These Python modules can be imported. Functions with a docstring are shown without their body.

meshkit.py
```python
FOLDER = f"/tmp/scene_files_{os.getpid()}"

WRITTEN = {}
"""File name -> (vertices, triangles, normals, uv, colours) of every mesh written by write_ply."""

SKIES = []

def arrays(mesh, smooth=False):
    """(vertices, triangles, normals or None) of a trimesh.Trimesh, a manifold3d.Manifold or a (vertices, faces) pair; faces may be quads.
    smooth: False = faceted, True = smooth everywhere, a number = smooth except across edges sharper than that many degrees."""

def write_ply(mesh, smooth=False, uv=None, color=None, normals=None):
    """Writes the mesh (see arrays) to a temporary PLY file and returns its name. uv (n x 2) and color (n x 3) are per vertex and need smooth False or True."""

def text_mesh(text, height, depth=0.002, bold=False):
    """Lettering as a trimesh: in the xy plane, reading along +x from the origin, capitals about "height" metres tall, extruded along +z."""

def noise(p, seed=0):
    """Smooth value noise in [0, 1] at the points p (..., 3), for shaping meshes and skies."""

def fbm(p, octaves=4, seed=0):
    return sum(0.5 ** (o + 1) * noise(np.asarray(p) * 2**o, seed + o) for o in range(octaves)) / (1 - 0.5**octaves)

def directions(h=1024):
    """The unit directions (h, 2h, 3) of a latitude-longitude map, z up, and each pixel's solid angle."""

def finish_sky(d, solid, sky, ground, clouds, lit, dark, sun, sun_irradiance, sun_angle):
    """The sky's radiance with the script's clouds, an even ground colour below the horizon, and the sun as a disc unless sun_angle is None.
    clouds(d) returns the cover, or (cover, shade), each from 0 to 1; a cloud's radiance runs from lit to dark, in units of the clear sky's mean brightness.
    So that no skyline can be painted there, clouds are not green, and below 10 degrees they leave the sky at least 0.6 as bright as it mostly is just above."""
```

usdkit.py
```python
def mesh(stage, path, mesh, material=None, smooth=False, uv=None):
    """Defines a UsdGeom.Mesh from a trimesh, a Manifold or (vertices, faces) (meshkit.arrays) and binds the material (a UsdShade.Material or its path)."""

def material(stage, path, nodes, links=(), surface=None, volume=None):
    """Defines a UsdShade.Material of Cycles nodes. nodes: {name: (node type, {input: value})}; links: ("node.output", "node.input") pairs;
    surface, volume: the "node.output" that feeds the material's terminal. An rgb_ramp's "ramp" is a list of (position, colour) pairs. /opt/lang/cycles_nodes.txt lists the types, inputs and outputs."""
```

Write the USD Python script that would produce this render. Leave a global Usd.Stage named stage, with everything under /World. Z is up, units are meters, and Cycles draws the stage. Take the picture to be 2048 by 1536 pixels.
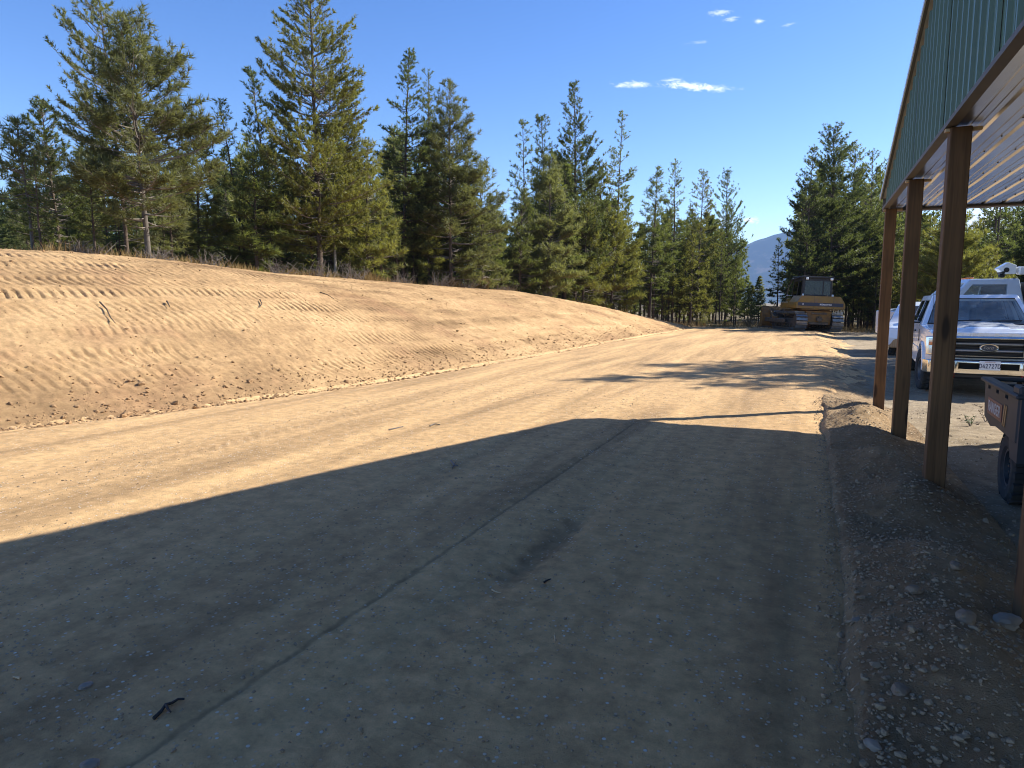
import math, random
import numpy as np, trimesh, manifold3d as m3
import usdkit, meshkit
from meshkit import noise, fbm, text_mesh
from pxr import Usd, UsdGeom, UsdLux, UsdShade, Sdf, Gf, Vt
from shapely.geometry import Polygon, Point, box as sbox

stage = Usd.Stage.CreateInMemory()
UsdGeom.SetStageUpAxis(stage, 'Z')
UsdGeom.SetStageMetersPerUnit(stage, 1.0)
World = UsdGeom.Xform.Define(stage, '/World')
stage.SetDefaultPrim(World.GetPrim())
UsdGeom.Scope.Define(stage, '/World/Looks')

# ------------------------------------------------------------------ camera, sky, sun, exposure
CAM_H, PITCH, YAW, FPX = 1.55, 0.1195, 0.412, 1360.0
EXPOSURE = 1.40
HAZE = 0.00010
SUN_AZ, SUN_EL = math.radians(51.3), math.radians(33.2)
SUN_POWER, SKY_POWER = 1.08, 0.070
cam = UsdGeom.Camera.Define(stage, '/World/camera')
cam.CreateHorizontalApertureAttr(36.0)
cam.CreateVerticalApertureAttr(27.0)
cam.CreateFocalLengthAttr(36.0 * FPX / 2048)
cam.CreateClippingRangeAttr(Gf.Vec2f(0.05, 30000))
cam.CreateExposureAttr(EXPOSURE)
cam.AddTranslateOp().Set(Gf.Vec3d(0, 0, CAM_H))
cam.AddRotateZOp().Set(math.degrees(YAW))
cam.AddRotateXOp().Set(90 - math.degrees(PITCH))
_cp, _sp, _cy, _sy = math.cos(PITCH), math.sin(PITCH), math.cos(YAW), math.sin(YAW)
FW = np.array([-_sy * _cp, _cy * _cp, -_sp]); RT = np.array([_cy, _sy, 0.0]); UP = np.cross(RT, FW)
EYE = np.array([0, 0, CAM_H]); FH = np.array([-_sy, _cy, 0.0])


def ray(px, py):
    return RT * ((px - 1024) / FPX) + UP * ((768 - py) / FPX) + FW


def ground_at(px, py, z=0.0):
    d = ray(px, py)
    return EYE + d * ((z - CAM_H) / d[2])


def at_depth(px, py, depth):
    d = ray(px, py)
    return EYE + d * (depth / (d @ FH))


def sky_dir(px, py):
    d = ray(px, py)
    return d / np.linalg.norm(d)


def sky_material():
    n = {'sky': ('sky_texture', {'sky_type': 'single_scattering', 'sun_disc': False, 'sun_elevation': SUN_EL, 'sun_rotation': SUN_AZ, 'altitude': 700.0,
                                 'air_density': 1.0, 'aerosol_density': 0.35, 'ozone_density': 1.6}),
         'geo': ('texture_coordinate', {}), 'bg': ('background_shader', {'strength': SKY_POWER}),
         'hs': ('hsv', {'hue': .514, 'saturation': 1.32, 'value': 1.16, 'fac': 1.0})}
    L = [('sky.color', 'hs.color')]
    prev = 'hs.color'
    # small wisps of cloud: (picture centre, half width, half height in radians, drop to the right, opacity, noise)
    wisps = [((1390, 173), .068, .0085, .13, .95), ((1270, 169), .040, .007, .05, .75), ((1345, 160), .024, .004, .04, .6), ((1440, 26), .022, .006, .0, .5), ((1462, 38), .014, .005, 0., .45),
             ((1518, 42), .010, .0045, .1, .7), ((1578, 49), .012, .003, -.1, .35), ((1500, 441), .020, .007, .0, .9), ((1975, 440), .10, .05, 0., .85), ((1395, 85), .02, .004, 0, .2), ((1430, 450), .05, .02, 0, .6),
             ((1240, 172), .012, .004, .0, .5)]
    for i, ((px, py), wa, wb, slope, op) in enumerate(wisps):
        c = sky_dir(px, py)
        r = np.cross(c, [0, 0, 1.0]); r /= np.linalg.norm(r)
        u = np.cross(r, c)
        ub = u + slope * r
        n[f'a{i}'] = ('vector_math', {'math_type': 'dot_product', 'vector2': tuple(r / wa)})
        n[f'b{i}'] = ('vector_math', {'math_type': 'dot_product', 'vector2': tuple(ub / wb)})
        n[f'g{i}'] = ('vector_math', {'math_type': 'dot_product', 'vector2': tuple(c)})
        L += [(f'geo.generated', f'a{i}.vector1'), (f'geo.generated', f'b{i}.vector1'), (f'geo.generated', f'g{i}.vector1')]
        n[f'c{i}'] = ('combine_xyz', {'z': float(i * 3.7)})
        L += [(f'a{i}.value', f'c{i}.x'), (f'b{i}.value', f'c{i}.y')]
        n[f'l{i}'] = ('vector_math', {'math_type': 'multiply', 'vector2': (1, 1, 0)})
        n[f'd{i}'] = ('vector_math', {'math_type': 'length'})
        L += [(f'c{i}.vector', f'l{i}.vector1'), (f'l{i}.vector', f'd{i}.vector1')]
        n[f's{i}'] = ('vector_math', {'math_type': 'multiply', 'vector2': (5.5 * wa / .06, 1.5, 1)})
        n[f'n{i}'] = ('noise_texture', {'scale': 1.0, 'detail': 7.0, 'roughness': .68, 'distortion': .9})
        L += [(f'c{i}.vector', f's{i}.vector1'), (f's{i}.vector', f'n{i}.vector')]
        n[f'm{i}'] = ('math', {'math_type': 'multiply_add', 'value2': -0.50, 'value3': 0.0})       # noise - 0.62 d
        n[f'k{i}'] = ('math', {'math_type': 'add'})
        L += [(f'd{i}.value', f'm{i}.value1'), (f'm{i}.value', f'k{i}.value1'), (f'n{i}.fac', f'k{i}.value2')]
        n[f'q{i}'] = ('map_range', {'range_type': 'smoothstep', 'from_min': .13, 'from_max': .52, 'to_min': 0.0, 'to_max': op, 'clamp': True})
        n[f'h{i}'] = ('math', {'math_type': 'greater_than', 'value2': 0.0})
        n[f'f{i}'] = ('math', {'math_type': 'multiply'})
        n[f'x{i}'] = ('mix', {'mix_type': 'mix', 'color2': CLOUD})
        L += [(f'k{i}.value', f'q{i}.value'), (f'g{i}.value', f'h{i}.value1'), (f'q{i}.result', f'f{i}.value1'), (f'h{i}.value', f'f{i}.value2'),
              (f'f{i}.value', f'x{i}.fac'), (prev, f'x{i}.color1')]
        prev = f'x{i}.color'
    L.append((prev, 'bg.color'))
    return usdkit.material(stage, '/World/Looks/sky', n, L, surface='bg.background')


CLOUD = (7.5, 8.0, 8.6)
dome = UsdLux.DomeLight.Define(stage, '/World/sky')
dome.GetPrim().SetCustomDataByKey('kind', 'structure')
UsdShade.MaterialBindingAPI.Apply(dome.GetPrim()).Bind(sky_material())
sun = UsdLux.DistantLight.Define(stage, '/World/sun')
sun.CreateNormalizeAttr(True); sun.CreateIntensityAttr(SUN_POWER); sun.CreateAngleAttr(0.5); sun.CreateColorAttr(Gf.Vec3f(1.0, .985, .92))
SUN = np.array([math.sin(SUN_AZ) * math.cos(SUN_EL), math.cos(SUN_AZ) * math.cos(SUN_EL), math.sin(SUN_EL)])
sun.AddRotateZOp().Set(-math.degrees(SUN_AZ)); sun.AddRotateXOp().Set(-(90 - math.degrees(SUN_EL)))   # local +z ends up pointing to the sun

# ------------------------------------------------------------------ helpers
_used = {}


def numbered(parent, name):
    k = (parent, name)
    i = _used.get(k, 0); _used[k] = i + 1
    return f'{parent}/{name}' + (f'_{i:03d}' if i else '')


def path_of(p):
    return '/World' if p is None else str(p.GetPath())


def tag(prim, label=None, cat=None, group=None, kind=None):
    for k, v in (('label', label), ('category', cat), ('group', group), ('kind', kind)):
        if v is not None:
            prim.SetCustomDataByKey(k, v)
    return prim


def thing(name, label, cat, loc=(0, 0, 0), rz=0.0, group=None, rx=0.0, ry=0.0, scale=None):
    x = UsdGeom.Xform.Define(stage, numbered('/World', name))
    x.AddTranslateOp().Set(Gf.Vec3d(*map(float, loc)))
    x.AddRotateZOp().Set(float(rz))
    if rx: x.AddRotateXOp().Set(float(rx))
    if ry: x.AddRotateYOp().Set(float(ry))
    if scale is not None: x.AddScaleOp().Set(Gf.Vec3f(*map(float, scale)))
    return tag(x.GetPrim(), label, cat, group)


def obj(name, mesh, material, parent=None, smooth=False, label=None, **tags):
    if isinstance(mesh, list):
        mesh = join(mesh)
    m = usdkit.mesh(stage, numbered(path_of(parent), name), mesh, material, smooth)
    return tag(m.GetPrim(), label, **tags)


def dup(src, name, label, cat, loc, rz, scale, group=None):
    t = thing(name, label, cat, loc, rz, group, scale=scale)
    t.GetReferences().AddInternalReference(src.GetPath())
    t.SetInstanceable(True)
    return t


def arr(m):
    if hasattr(m, 'to_mesh'):
        q = m.to_mesh(); return np.array(q.vert_properties[:, :3]), np.array(q.tri_verts)
    if isinstance(m, tuple):
        v, f = np.asarray(m[0], float), np.asarray(m[1], int)
        if f.shape[1] == 4: f = np.vstack([f[:, [0, 1, 2]], f[:, [0, 2, 3]]])
        return v, f
    return np.array(m.vertices), np.array(m.faces)


def join(ms):
    V, F, n = [], [], 0
    for m in ms:
        v, f = arr(m); V.append(v); F.append(f + n); n += len(v)
    return np.vstack(V), np.vstack(F)


def rotm(rx=0, ry=0, rz=0):
    return trimesh.transformations.euler_matrix(rx, ry, rz)[:3, :3]


def box(c, s, r=None):
    v = np.array([[x, y, z] for x in (-.5, .5) for y in (-.5, .5) for z in (-.5, .5)]) * s
    f = np.array([[0, 1, 3, 2], [4, 6, 7, 5], [0, 4, 5, 1], [2, 3, 7, 6], [0, 2, 6, 4], [1, 5, 7, 3]])
    if r is not None: v = v @ np.asarray(r).T
    return v + np.asarray(c, float), f


def cbox(c, s, ch=.01, r=None):
    """box with chamfered edges"""
    s = np.asarray(s, float) / 2; ch = min(ch, s.min() * .9)
    pts = []
    for sx in (-1, 1):
        for sy in (-1, 1):
            for sz in (-1, 1):
                k = np.array([sx, sy, sz])
                for a in range(3):
                    e = s.copy(); e -= ch; e[a] += ch
                    pts.append(k * e)
    m = m3.Manifold.hull_points(np.array(pts))
    v, f = arr(m)
    if r is not None: v = v @ np.asarray(r).T
    return v + np.asarray(c, float), f


def hullp(pts, rad=0.0, seg=10):
    """hull of points, rounded by rad"""
    pts = np.asarray(pts, float)
    if rad <= 0: return m3.Manifold.hull_points(pts)
    s = arr(m3.Manifold.sphere(rad, seg))[0]
    return m3.Manifold.hull_points((pts[:, None] + s[None]).reshape(-1, 3))


def rbox(c, s, rad=.03, seg=10, r=None):
    s = np.asarray(s, float) / 2 - rad
    p = np.array([[x, y, z] for x in (-1, 1) for y in (-1, 1) for z in (-1, 1)]) * s
    if r is not None: p = p @ np.asarray(r).T
    return hullp(p + np.asarray(c, float), rad, seg)


def tube(pts, rad, n=6, cap=True):
    p = np.asarray(pts, float); rad = np.broadcast_to(rad, (len(p),))
    t = np.gradient(p, axis=0); t /= np.linalg.norm(t, axis=1, keepdims=True) + 1e-12
    ref = np.array([0, 0, 1.0]) if abs(t[:, 2]).mean() < .8 else np.array([1.0, 0, 0])
    a = np.cross(t, ref); a /= np.linalg.norm(a, axis=1, keepdims=True) + 1e-12
    b = np.cross(t, a); g = np.arange(n) * 2 * np.pi / n
    v = (p[:, None] + rad[:, None, None] * (np.cos(g)[None, :, None] * a[:, None] + np.sin(g)[None, :, None] * b[:, None])).reshape(-1, 3)
    i, j = np.meshgrid(np.arange(len(p) - 1), np.arange(n), indexing='ij')
    q = np.stack([i * n + j, i * n + (j + 1) % n, (i + 1) * n + (j + 1) % n, (i + 1) * n + j], -1).reshape(-1, 4)
    f = np.vstack([q[:, [0, 2, 1]], q[:, [0, 3, 2]]])
    if cap:
        k = len(v); v = np.vstack([v, p[0], p[-1]]); e = (len(p) - 1) * n
        f = np.vstack([f, [[k, j, (j + 1) % n] for j in range(n)], [[k + 1, e + (j + 1) % n, e + j] for j in range(n)]])
    return v, f


def cyl(p0, p1, r0, r1=None, n=16):
    return tube([p0, p1], [r0, r0 if r1 is None else r1], n)


def prism(poly, axis, a, b):
    """polygon (shapely or points) extruded from a to b along axis; the polygon's coordinates are the other two axes in order (x: y,z; y: x,z; z: x,y)"""
    if not isinstance(poly, Polygon): poly = Polygon(poly)
    m = trimesh.creation.extrude_polygon(poly, b - a, engine='earcut')
    v, f = np.array(m.vertices), np.array(m.faces)
    w = v[:, 2] + a
    if axis == 'x': v = np.stack([w, v[:, 0], v[:, 1]], 1)
    elif axis == 'y': v = np.stack([v[:, 0], w, v[:, 1]], 1); f = f[:, ::-1]
    else: v = np.stack([v[:, 0], v[:, 1], w], 1)
    return v, f


def man(m):
    v, f = arr(m)
    t = trimesh.Trimesh(v, f, process=True); t.fix_normals()
    return m3.Manifold(m3.Mesh(np.array(t.vertices, np.float32), np.array(t.faces, np.uint32)))


def plate(q, th):
    """thin slab of a planar polygon of 3D corners, thickness th along its normal both ways"""
    q = np.asarray(q, float); n = np.cross(q[1] - q[0], q[2] - q[0]); n /= np.linalg.norm(n)
    k = len(q); v = np.vstack([q + n * th / 2, q - n * th / 2])
    f = [[0, i, i + 1] for i in range(1, k - 1)] + [[k, k + i + 1, k + i] for i in range(1, k - 1)]
    for i in range(k):
        j = (i + 1) % k; f += [[i, k + i, k + j], [i, k + j, j]]
    return v, np.array(f)


def ring_lathe(profile, axis='x', n=32, c=(0, 0, 0)):
    """closed profile [(radius, along)] turned about an axis"""
    p = np.asarray(profile, float); g = np.arange(n) * 2 * np.pi / n; k = len(p)
    r, a = p[:, 0][None], p[:, 1][None]
    X = np.broadcast_to(a, (n, k)); Y = r * np.cos(g)[:, None]; Z = r * np.sin(g)[:, None]
    v = np.stack([X, Y, Z] if axis == 'x' else ([Y, X, Z] if axis == 'y' else [Y, Z, X]), -1).reshape(-1, 3)
    f = []
    for i in range(n):
        for j in range(k):
            a0, b0 = i * k + j, i * k + (j + 1) % k
            a1, b1 = ((i + 1) % n) * k + j, ((i + 1) % n) * k + (j + 1) % k
            f.append([a0, b0, b1, a1])
    return v + np.asarray(c, float), np.array(f)


def xf(m, r=None, t=(0, 0, 0)):
    v, f = arr(m)
    if r is not None: v = v @ np.asarray(r).T
    return v + np.asarray(t, float), f


# ------------------------------------------------------------------ materials
def plain(name, col, rough=.6, metal=0.0, spec=.5, vary=0.0, scale=6.0, bump=0.0, bscale=40.0, coat=0.0, dirt=None, dscale=3.0, damt=.5, stretch=(1, 1, 1), coords='object'):
    n = {'p': ('principled_bsdf', {'base_color': col, 'roughness': rough, 'metallic': metal, 'specular_ior_level': spec, 'coat_weight': coat})}
    L = []
    if vary or dirt or bump:
        n['tc'] = ('texture_coordinate', {}); n['mp'] = ('mapping', {'scale': stretch})
        L.append((f'tc.{coords}', 'mp.vector'))
    last = None
    if vary:
        n['n1'] = ('noise_texture', {'scale': scale, 'detail': 5.0, 'roughness': .6})
        n['r1'] = ('rgb_ramp', {'ramp': [(.25, tuple(c * (1 - vary) for c in col)), (.5, col), (.75, tuple(min(1, c * (1 + vary)) for c in col))]})
        L += [('mp.vector', 'n1.vector'), ('n1.fac', 'r1.fac')]; last = 'r1.color'
    if dirt:
        n['n2'] = ('noise_texture', {'scale': dscale, 'detail': 6.0, 'roughness': .65})
        n['q2'] = ('map_range', {'from_min': .48, 'from_max': .68, 'to_min': 0.0, 'to_max': damt, 'clamp': True})
        n['x2'] = ('mix', {'color1': col, 'color2': dirt})
        L += [('mp.vector', 'n2.vector'), ('n2.fac', 'q2.value'), ('q2.result', 'x2.fac')]
        if last: L.append((last, 'x2.color1'))
        last = 'x2.color'
    if last: L.append((last, 'p.base_color'))
    if bump:
        n['nb'] = ('noise_texture', {'scale': bscale, 'detail': 4.0}); n['b'] = ('bump', {'strength': bump, 'distance': .01})
        L += [('mp.vector', 'nb.vector'), ('nb.fac', 'b.height'), ('b.normal', 'p.normal')]
    return usdkit.material(stage, f'/World/Looks/{name}', n, L, surface='p.BSDF')


def pane(name, tint=(.8, .85, .85), rough=.02, dust=None, amt=0.0):
    """window glass: see-through, mirror-like towards grazing angles; dust = a thin film of it"""
    n = {'t': ('transparent_bsdf', {'color': tint}), 'g': ('glossy_bsdf', {'color': (1, 1, 1), 'roughness': rough}), 'lw': ('layer_weight', {'blend': .5}), 'pw': ('math', {'math_type': 'power', 'value2': 4.0}),
         'f': ('math', {'math_type': 'multiply_add', 'value2': .55, 'value3': .045}), 'm': ('mix_closure', {})}
    L = [('lw.facing', 'pw.value1'), ('pw.value', 'f.value1'), ('f.value', 'm.fac'), ('t.BSDF', 'm.closure1'), ('g.BSDF', 'm.closure2')]
    out = 'm.closure'
    if dust:
        n.update({'d': ('diffuse_bsdf', {'color': dust}), 'tc': ('texture_coordinate', {}), 'nz': ('noise_texture', {'scale': 3.0, 'detail': 5.0}), 'q': ('map_range', {'from_min': .3, 'from_max': .75, 'to_min': amt * .4, 'to_max': amt * 1.6}), 'x': ('mix_closure', {})})
        L += [('tc.object', 'nz.vector'), ('nz.fac', 'q.value'), ('q.result', 'x.fac'), ('m.closure', 'x.closure1'), ('d.BSDF', 'x.closure2')]; out = 'x.closure'
    return usdkit.material(stage, f'/World/Looks/{name}', n, L, surface=out)


def sheet(q):
    q = np.asarray(q, float)
    return q, np.array([[0, 1, 2], [0, 2, 3]])


def needle_material(name, col, dry=(.16, .13, .05), dry_at=.86):
    """needles: each its own tone, some clumps drier; light comes through a little"""
    n = {'geo': ('geometry', {}), 'oi': ('object_info', {}), 'tc': ('texture_coordinate', {}),
         'r': ('rgb_ramp', {'ramp': [(0, tuple(c * .45 for c in col)), (.5, tuple(c * .9 for c in col)), (.85, tuple(c * 1.35 for c in col)), (1, tuple(min(.5, c * 1.9) for c in col))]}),
         'nz': ('noise_texture', {'scale': 1.7, 'detail': 3.0}), 'q': ('map_range', {'from_min': .52, 'from_max': .74, 'to_min': 0.0, 'to_max': .35, 'clamp': True}),
         'x': ('mix', {'color2': dry}), 'h': ('hsv', {'saturation': 1.0, 'fac': 1.0}), 'v': ('map_range', {'to_min': .82, 'to_max': 1.2}),
         'd': ('principled_bsdf', {'roughness': .5, 'specular_ior_level': .35}), 't': ('translucent_bsdf', {}), 'm': ('mix_closure', {'fac': .5}), 'tl': ('mix', {'mix_type': 'multiply', 'fac': 1.0, 'color2': (1.5, 1.5, .9)})}
    L = [('geo.random_per_island', 'r.fac'), ('tc.object', 'nz.vector'), ('nz.fac', 'q.value'), ('q.result', 'x.fac'), ('r.color', 'x.color1'), ('x.color', 'h.color'),
         ('oi.random', 'v.value'), ('v.result', 'h.value'), ('h.color', 'd.base_color'), ('h.color', 'tl.color1'), ('tl.color', 't.color'), ('d.BSDF', 'm.closure1'), ('t.BSDF', 'm.closure2')]
    return usdkit.material(stage, f'/World/Looks/{name}', n, L, surface='m.closure')


def dirt_material(name, light, mid, dark, pebble, streak=(1.0, .12, 1.0), pebble_amt=.5, bump=.5, red=None, cracks=False, peb_scale=55.0, grain=120.0):
    """bare soil: big tone patches drawn out along the traffic, fine grain, embedded pebbles"""
    n = {'geo': ('geometry', {}), 'mp': ('mapping', {'scale': streak}),
         'n1': ('noise_texture', {'scale': 1.3, 'detail': 6.0, 'roughness': .62, 'distortion': .3}),
         'r1': ('rgb_ramp', {'ramp': [(.33, dark), (.50, mid), (.66, light)]}),
         'n2': ('noise_texture', {'scale': 7.0, 'detail': 8.0, 'roughness': .78}), 'q2': ('map_range', {'from_min': .3, 'from_max': .7, 'to_min': .62, 'to_max': 1.30, 'clamp': True}),
         'm2': ('mix', {'mix_type': 'multiply', 'fac': 1.0}),
         'v': ('voronoi_texture', {'scale': peb_scale, 'randomness': 1.0}), 'vq': ('map_range', {'range_type': 'smoothstep', 'from_min': .36, 'from_max': .26, 'to_min': 0.0, 'to_max': 1.0, 'clamp': True}),
         'vs': ('separate_color', {}), 'vt': ('math', {'math_type': 'greater_than', 'value2': 1 - pebble_amt}), 'vm': ('math', {'math_type': 'multiply'}),
         'pc': ('rgb_ramp', {'ramp': [(0, tuple(c * .45 for c in pebble)), (.6, pebble), (1, tuple(min(.8, c * 1.6) for c in pebble))]}), 'x': ('mix', {}),
         'vn': ('noise_texture', {'scale': 2.6, 'detail': 6.0, 'roughness': .75}), 'vh': ('map_range', {'from_min': .40, 'from_max': .56, 'to_min': .1, 'to_max': 1.0, 'clamp': True}), 'vg': ('math', {'math_type': 'multiply'}),
         'n3': ('noise_texture', {'scale': grain, 'detail': 4.0, 'roughness': .75}), 'ad': ('math', {'math_type': 'multiply_add', 'value2': .9}),
         'b': ('bump', {'strength': bump, 'distance': .018}), 'p': ('principled_bsdf', {'roughness': .95, 'specular_ior_level': .12})}
    L = [('geo.position', 'mp.vector'), ('mp.vector', 'n1.vector'), ('n1.fac', 'r1.fac'), ('geo.position', 'n2.vector'), ('n2.fac', 'q2.value'), ('q2.result', 'm2.color2'),
         ('geo.position', 'v.vector'), ('v.distance', 'vq.value'), ('v.color', 'vs.color'), ('vs.r', 'vt.value1'), ('vq.result', 'vg.value1'), ('geo.position', 'vn.vector'), ('vn.fac', 'vh.value'), ('vh.result', 'vg.value2'), ('vg.value', 'vm.value1'), ('vt.value', 'vm.value2'),
         ('vs.g', 'pc.fac'), ('vm.value', 'x.fac'), ('m2.color', 'x.color1'), ('pc.color', 'x.color2'),
         ('geo.position', 'n3.vector'), ('vm.value', 'ad.value1'), ('n3.fac', 'ad.value3'), ('ad.value', 'b.height'), ('b.normal', 'p.normal'), ('x.color', 'p.base_color')]
    src = 'r1.color'
    if red:
        n['n4'] = ('noise_texture', {'scale': .5, 'detail': 5.0, 'roughness': .6}); n['q4'] = ('map_range', {'from_min': .54, 'from_max': .72, 'to_min': 0.0, 'to_max': .6, 'clamp': True})
        n['x4'] = ('mix', {'color2': red})
        L += [('geo.position', 'n4.vector'), ('n4.fac', 'q4.value'), ('q4.result', 'x4.fac'), (src, 'x4.color1')]; src = 'x4.color'
    if cracks:   # shallow cracked crust between the wheel tracks
        n['cm'] = ('mapping', {'scale': (3.4, 10.0, 1)}); n['cw'] = ('noise_texture', {'scale': 3.0, 'detail': 3.0}); n['ca'] = ('mix', {'mix_type': 'mix', 'fac': .30})
        n['cv'] = ('voronoi_texture', {'feature': 'distance_to_edge', 'scale': 1.0}); n['cq'] = ('map_range', {'range_type': 'smoothstep', 'from_min': .0, 'from_max': .035, 'to_min': 1.0, 'to_max': 0.0, 'clamp': True})
        n['cn'] = ('noise_texture', {'scale': .8, 'detail': 3.0}); n['cr'] = ('map_range', {'range_type': 'smoothstep', 'from_min': .54, 'from_max': .70, 'to_min': 0.0, 'to_max': .20, 'clamp': True})
        n['cx'] = ('math', {'math_type': 'multiply'}); n['cc'] = ('mix', {'color2': tuple(c * .55 for c in dark)}); n['cs'] = ('mapping', {'scale': (1.0, .35, 1)})
        n['cp'] = ('separate_xyz', {}); n['ct'] = ('math', {'math_type': 'compare', 'value2': -2.6, 'value3': 1.7}); n['cu'] = ('map_range', {'from_min': 0.0, 'from_max': 1.0}); n['cz'] = ('math', {'math_type': 'multiply'})
        n['cb'] = ('math', {'math_type': 'multiply_add', 'value2': -1.6})
        L += [('geo.position', 'cm.vector'), ('cm.vector', 'ca.color1'), ('geo.position', 'cw.vector'), ('cw.color', 'ca.color2'), ('ca.color', 'cv.vector'), ('cv.distance', 'cq.value'),
              ('geo.position', 'cs.vector'), ('cs.vector', 'cn.vector'), ('cn.fac', 'cr.value'), ('cq.result', 'cx.value1'), ('cr.result', 'cz.value1'), ('geo.position', 'cp.vector'), ('cp.x', 'ct.value1'), ('ct.value', 'cu.value'), ('cu.result', 'cz.value2'), ('cz.value', 'cx.value2'), ('cx.value', 'cc.fac'), (src, 'cc.color1'),
              ('cx.value', 'cb.value1'), ('ad.value', 'cb.value3')]
        L = [l for l in L if l != ('ad.value', 'b.height')] + [('cb.value', 'b.height')]
        src = 'cc.color'
    if cracks:
        # long wheel lines, the damp seam left by the roller's edge and a scuffed damp patch
        n['wm'] = ('mapping', {'scale': (2.3, .11, 1)}); n['wn'] = ('noise_texture', {'scale': 1.0, 'detail': 5.0, 'roughness': .6}); n['wq'] = ('map_range', {'from_min': .30, 'from_max': .70, 'to_min': .90, 'to_max': 1.16, 'clamp': True}); n['wx'] = ('mix', {'mix_type': 'multiply', 'fac': 1.0})
        n['gn'] = ('noise_texture', {'scale': 9.0, 'detail': 4.0}); n['gx'] = ('math', {'math_type': 'multiply_add', 'value2': .05, 'value3': 1.995})
        n['sa'] = ('math', {'math_type': 'add'}); n['sb'] = ('math', {'math_type': 'absolute'}); n['sq'] = ('map_range', {'range_type': 'smoothstep', 'from_min': .004, 'from_max': .024, 'to_min': .38, 'to_max': 0.0, 'clamp': True})
        n['sy'] = ('map_range', {'from_min': 8.4, 'from_max': 9.0, 'to_min': 1.0, 'to_max': 0.0, 'clamp': True}); n['sm'] = ('math', {'math_type': 'multiply'}); n['sx'] = ('mix', {'color2': (.075, .052, .034)})
        n['px'] = ('vector_math', {'math_type': 'subtract', 'vector2': (-1.49, 3.98, 0.0)}); n['ps'] = ('vector_math', {'math_type': 'multiply', 'vector2': (8.0, 1.15, 0.0)}); n['pl'] = ('vector_math', {'math_type': 'length'})
        n['pn'] = ('math', {'math_type': 'multiply_add', 'value2': 1.6}); n['pq'] = ('map_range', {'range_type': 'smoothstep', 'from_min': 1.15, 'from_max': 1.95, 'to_min': .45, 'to_max': 0.0, 'clamp': True}); n['pm'] = ('mix', {'color2': (.085, .060, .040)})
        L += [('geo.position', 'wm.vector'), ('wm.vector', 'wn.vector'), ('wn.fac', 'wq.value'), ('wq.result', 'wx.color2'), (src, 'wx.color1'),
              ('geo.position', 'gn.vector'), ('gn.fac', 'gx.value1'), ('cp.x', 'sa.value1'), ('gx.value', 'sa.value2'), ('sa.value', 'sb.value1'), ('sb.value', 'sq.value'), ('cp.y', 'sy.value'), ('sq.result', 'sm.value1'), ('sy.result', 'sm.value2'),
              ('sm.value', 'sx.fac'), ('wx.color', 'sx.color1'), ('geo.position', 'px.vector1'), ('px.vector', 'ps.vector1'), ('ps.vector', 'pl.vector1'), ('gn.fac', 'pn.value1'), ('pl.value', 'pn.value3'), ('pn.value', 'pq.value'), ('pq.result', 'pm.fac'), ('sx.color', 'pm.color1')]
        src = 'pm.color'
    L.append((src, 'm2.color1'))
    return usdkit.material(stage, f'/World/Looks/{name}', n, L, surface='p.BSDF')


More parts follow.
